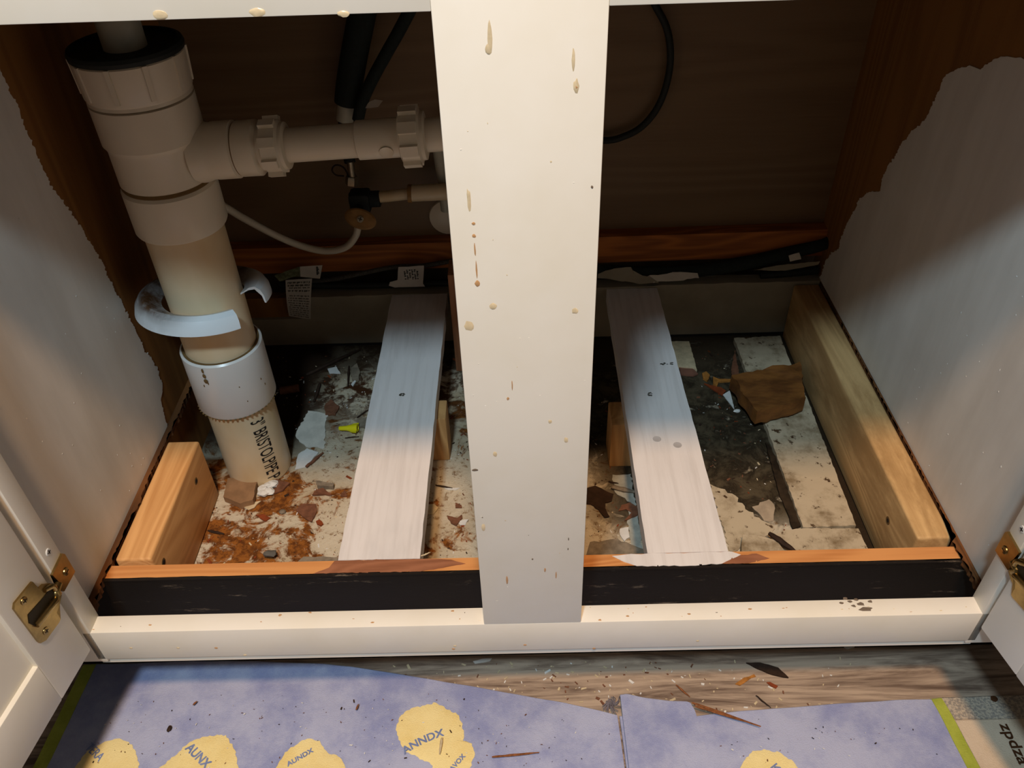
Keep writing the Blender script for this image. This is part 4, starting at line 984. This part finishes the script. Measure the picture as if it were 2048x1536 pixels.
# green hem down the left side
hx, hy = E1[0]
cloth(mb, [(hx-12, hy-1), (hx+1, hy)], -300, 3, 50, m=1, zf=lambda x, y: Z1(x, y)+.5, left=lambda t: -22*t**1.3, right=lambda t: -20*t**1.3)
B = [[(-132.6, -6.7), (-122.4, 1.9), (-108.7, 4.7), (-97.9, 7.7), (-86, 0), (-74.3, -6.4), (-68.8, -21.8), (-69.4, -31.8), (-60.6, -34.9), (-57.4, -45.6), (-61.8, -57.8), (-67.9, -68.8), (-89.3, -69.3), (-98.7, -54.3), (-107.1, -49.4), (-123.4, -41.9), (-131.8, -29.5), (-135, -16.9)],
     [(-437.9, -50.4), (-432.3, -34.2), (-418.5, -25.6), (-404.8, -22.8), (-390.3, -29.1), (-378.1, -46.4), (-370.5, -63), (-379.2, -81), (-410.2, -84.8), (-429.6, -71)],
     [(-361.4, -57.6), (-348.9, -44.6), (-334.7, -27.8), (-317, -21.2), (-301.3, -21), (-288.7, -36.1), (-278.9, -60.1), (-290.8, -82.6), (-331.2, -86.3), (-352.7, -77)],
     [(-245.2, -54.2), (-239.7, -39.5), (-227.1, -30), (-218, -26.7), (-207.9, -28.9), (-198.8, -40.3), (-186, -45.4), (-175.3, -59.8), (-176, -80.3), (-197.6, -88.8), (-230.7, -83.8)]]
for k, b in enumerate(B): patch(mb, b, 2, 1.1, Z1, seed=k+3)
dirn = lambda a, b: math.atan2(b[1]-a[1], b[0]-a[0])
t0, t1 = [(-125.2, -43.3), (-70.4, -16.8)]
letters(mb, 'ANNDX', t0, dirn(t0, t1), 10.5, Z1, 3, arc=.35, sx=1.05, bold=.5)
t0, t1 = [(-78, -61.7), (-59.9, -40.7)]
letters(mb, 'AVOX', t0, dirn(t0, t1), 6.5, Z1, 3, bold=.4)
t0, t1 = [(-435.5, -32.1), (-394.3, -62.5)]
letters(mb, 'TERA', t0, dirn(t0, t1), 11, Z1, 3, sx=.9)
t0, t1 = [(-337.3, -35.1), (-300.4, -64.3)]
letters(mb, 'AUNX', t0, dirn(t0, t1), 12, Z1, 3, sx=.9, bold=.6)
t0, t1 = [(-233.9, -54), (-206.6, -36.8)]
letters(mb, 'AUNDX', t0, dirn(t0, t1), 6.5, Z1, 3, sx=1.1, bold=.4)
tag(mb.obj('towel', [TERRY, TERRYG, TERRYB, LETTER]), 'lavender towel with yellow printed patches and a green hem, left of the seam', 'towel')

Z2 = lambda x, y: clothz(x+300, y, -145.5)
E2 = [(83.5, -8.8), (154.5, -11.4), (202, -6.2), (281.5, -1.7), (356.3, 1.9), (391.5, 1.6)]
mb = MB(); cloth(mb, E2, -300, 80, 60, m=0, zf=Z2, left=lambda t: 4*t, right=lambda t: 22*t)
gx, gy = E2[-1]
cloth(mb, [(gx-1, gy), (gx+9, gy+1)], -300, 3, 50, m=1, zf=lambda x, y: Z2(x, y)+.6, left=lambda t: 22*t, right=lambda t: 28*t)
cloth(mb, [(gx+9, gy+1), (gx+150, gy+4)], gy-22, 30, 8, m=2, zf=lambda x, y: Z2(x, y)+.2, left=lambda t: 4.5*t)
cloth(mb, [(gx+13, gy-21.5), (gx+150, gy-19)], -300, 30, 40, m=3, zf=lambda x, y: Z2(x, y)+.1, left=lambda t: 22*t)
patch(mb, [(184.1, -66.8), (195.9, -55.4), (204.8, -47.1), (216, -45.4), (230.2, -49), (241.3, -60.1), (246.4, -74.9), (219.1, -92.2), (187.8, -91.6)], 4, 1.1, Z2, seed=9)
t0, t1 = [(216.5, -62.9), (230.4, -83.6)]
letters(mb, 'KAN', t0, dirn(t0, t1), 12, Z2, 5)
# dark stitched script down the beige band
t0, t1 = [(444.9, -26.2), (445.8, -78.7)]
letters(mb, 'zpdza', t0, dirn(t0, t1), 15, Z2, 6, sx=1.15, bold=.5)
mb.blob(((451.8, -0.8, -145)[0], (451.8, -0.8, -145)[1], -144.6), (3.6, 3.2, 1.0), 6, 3)
tag(mb.obj('towel', [TERRY, TERRYG, GREYW, BEIGEW, TERRYB, LETTER, STITCH]), 'lavender towel with a green stripe and beige woven end band, right of the seam', 'towel')
# folded flap beside the seam
mb = MB(); E3 = [(85.8, 10.4), (93.3, 11.3), (110.1, 6.7), (134.2, 2.5), (152.8, 1.5), (156.2, -6.9)]
cloth(mb, E3, -300, 24, 60, m=0, thick=3.5, zf=lambda x, y: clothz(x+700, y, -139.8), left=lambda t: 1*t, right=lambda t: 18*t)
tag(mb.obj('washcloth', [TERRY]), 'small lavender cloth lying over the inner edge of the right towel', 'cloth')
# frayed thread tuft
mb = MB(); x0, y0, _ = (78.2, 1.2, -147)
for k in range(26):
    a = rr.uniform(0, 2*math.pi); l = rr.uniform(4, 11)
    mb.tube([(x0, y0, -144), (x0+l*.5*math.cos(a), y0+l*.5*math.sin(a), -144+rr.uniform(0, 4)), (x0+l*math.cos(a+.5), y0+l*math.sin(a+.5), -146+rr.uniform(0, 3))], .45, 0, 5, 3)
tag(mb.obj('thread_tuft', [flat('grey_threads', lin(128, 122, 130), .9, .1)]), 'frayed grey tuft of threads at the top of the towel seam', 'threads')

# bits on the planks and towels
stick('splinter', [(155, -1.2, -139), (216.4, -26.9, -139)], 1.1, SPLINTER, 'long red brown splinter across the right towel edge, the farther tip of the pair', seed=21)
stick('splinter', [(157.3, -4.9, -139), (202.3, -21.6, -139)], 1.1, SPLINTER, 'shorter red brown splinter crossing the longer one on the right towel', seed=22)
stick('splinter', [(-41, -50.5, -140.5), (3.3, -47.1, -140.5)], 1.2, SPLINTER, 'brown splinter lying on the left towel near the seam', seed=23)
chip('charred_sliver', [(220.1, 46.2), (234.4, 45.8), (251.4, 39.7), (259.1, 28.4), (243.8, 32.1), (230.3, 39.1)], 2.0, CHIPDARK, 'dark pointed sliver on the planks right of the centre', z=-149.9, seed=41, j=.6)
chip('paint_flake', [(-62.4, 54.6), (-52.6, 57.2), (-42.6, 57.6), (-44.7, 54.7), (-60.3, 52.2)], 1.6, CHIPWHITE, 'long white flake on the planks just below the rail left of the stile', z=-149.9, seed=42, j=.3)
chip('paint_flake', [(325, 62.8), (332.8, 64.3), (338.4, 62.4), (328.7, 59.7)], 1.4, CHIPWHITE, 'white flake on the dark planks below the right end of the rail', z=-149.9, seed=43, j=.3)
stick('splinter', [(144.2, 23, -148.5), (156, 9.8, -148.5)], 1.0, SPLINTER, 'short splinter on the planks above the small cloth', seed=24)
stick('splinter', [(221.8, 9.9, -148.5), (233.4, -3.5, -148.5)], .8, CHIPDARK, 'thin dark splinter on the planks above the right towel', seed=25)
chip('wood_flake', [(203.8, 23.1), (214.4, 30), (225.4, 33.6), (226.8, 30.8), (216.6, 26.1), (208.5, 21.3)], .8, CHIPORANGE, 'rusty orange smear of shavings on the planks', z=-149.9, seed=44, j=1.0)
chip('wood_flake', [(235.8, 24), (239.4, 24.4), (246.3, 19.9), (243.7, 17.3)], 1.2, CHIPRED, 'small red brown flake on the planks right of the orange shavings', z=-149.9, seed=45)
stick('splinter', [(-89.2, -31.1, -140.5), (-90.6, -46.6, -140.5)], 1.3, CHIPCREAM, 'pale tapering splinter lying on the largest yellow patch', seed=26)
mb = MB(); x, y, _ = (-358.3, -14.7, -143); mb.blob((x, y, -143.6), (2.2, 3.2, 1.2), 0, 3, .5); tag(mb.obj('soil_crumb', [CHIPDARK]), 'black crumb on the left towel', 'debris')
stick('splinter', [(-340.6, 7.9, -140.5), (-337.8, 12.1, -140.5)], .9, SPLINTER, 'tiny brown splinter on the left end of the left towel', seed=27)
stick('splinter', [(-176.1, -0.9, -140.5), (-174.4, 5.3, -140.5)], .9, SPLINTER, 'tiny brown splinter near the middle of the left towel', seed=28)
crumbs('lint', 260, (-430, 380, -60, 20), lambda x, y: clothz(x, y)+1.4 if x < 74 else clothz(x+300, y)+1.4, [CHIPWHITE, CHIPBROWN, CHIPDARK], 'specks of lint and dust on the towels', .2, .5, lambda x, y: y < ((-x*.24-2) if x < 70 else -12) and not 78 < x < 175)
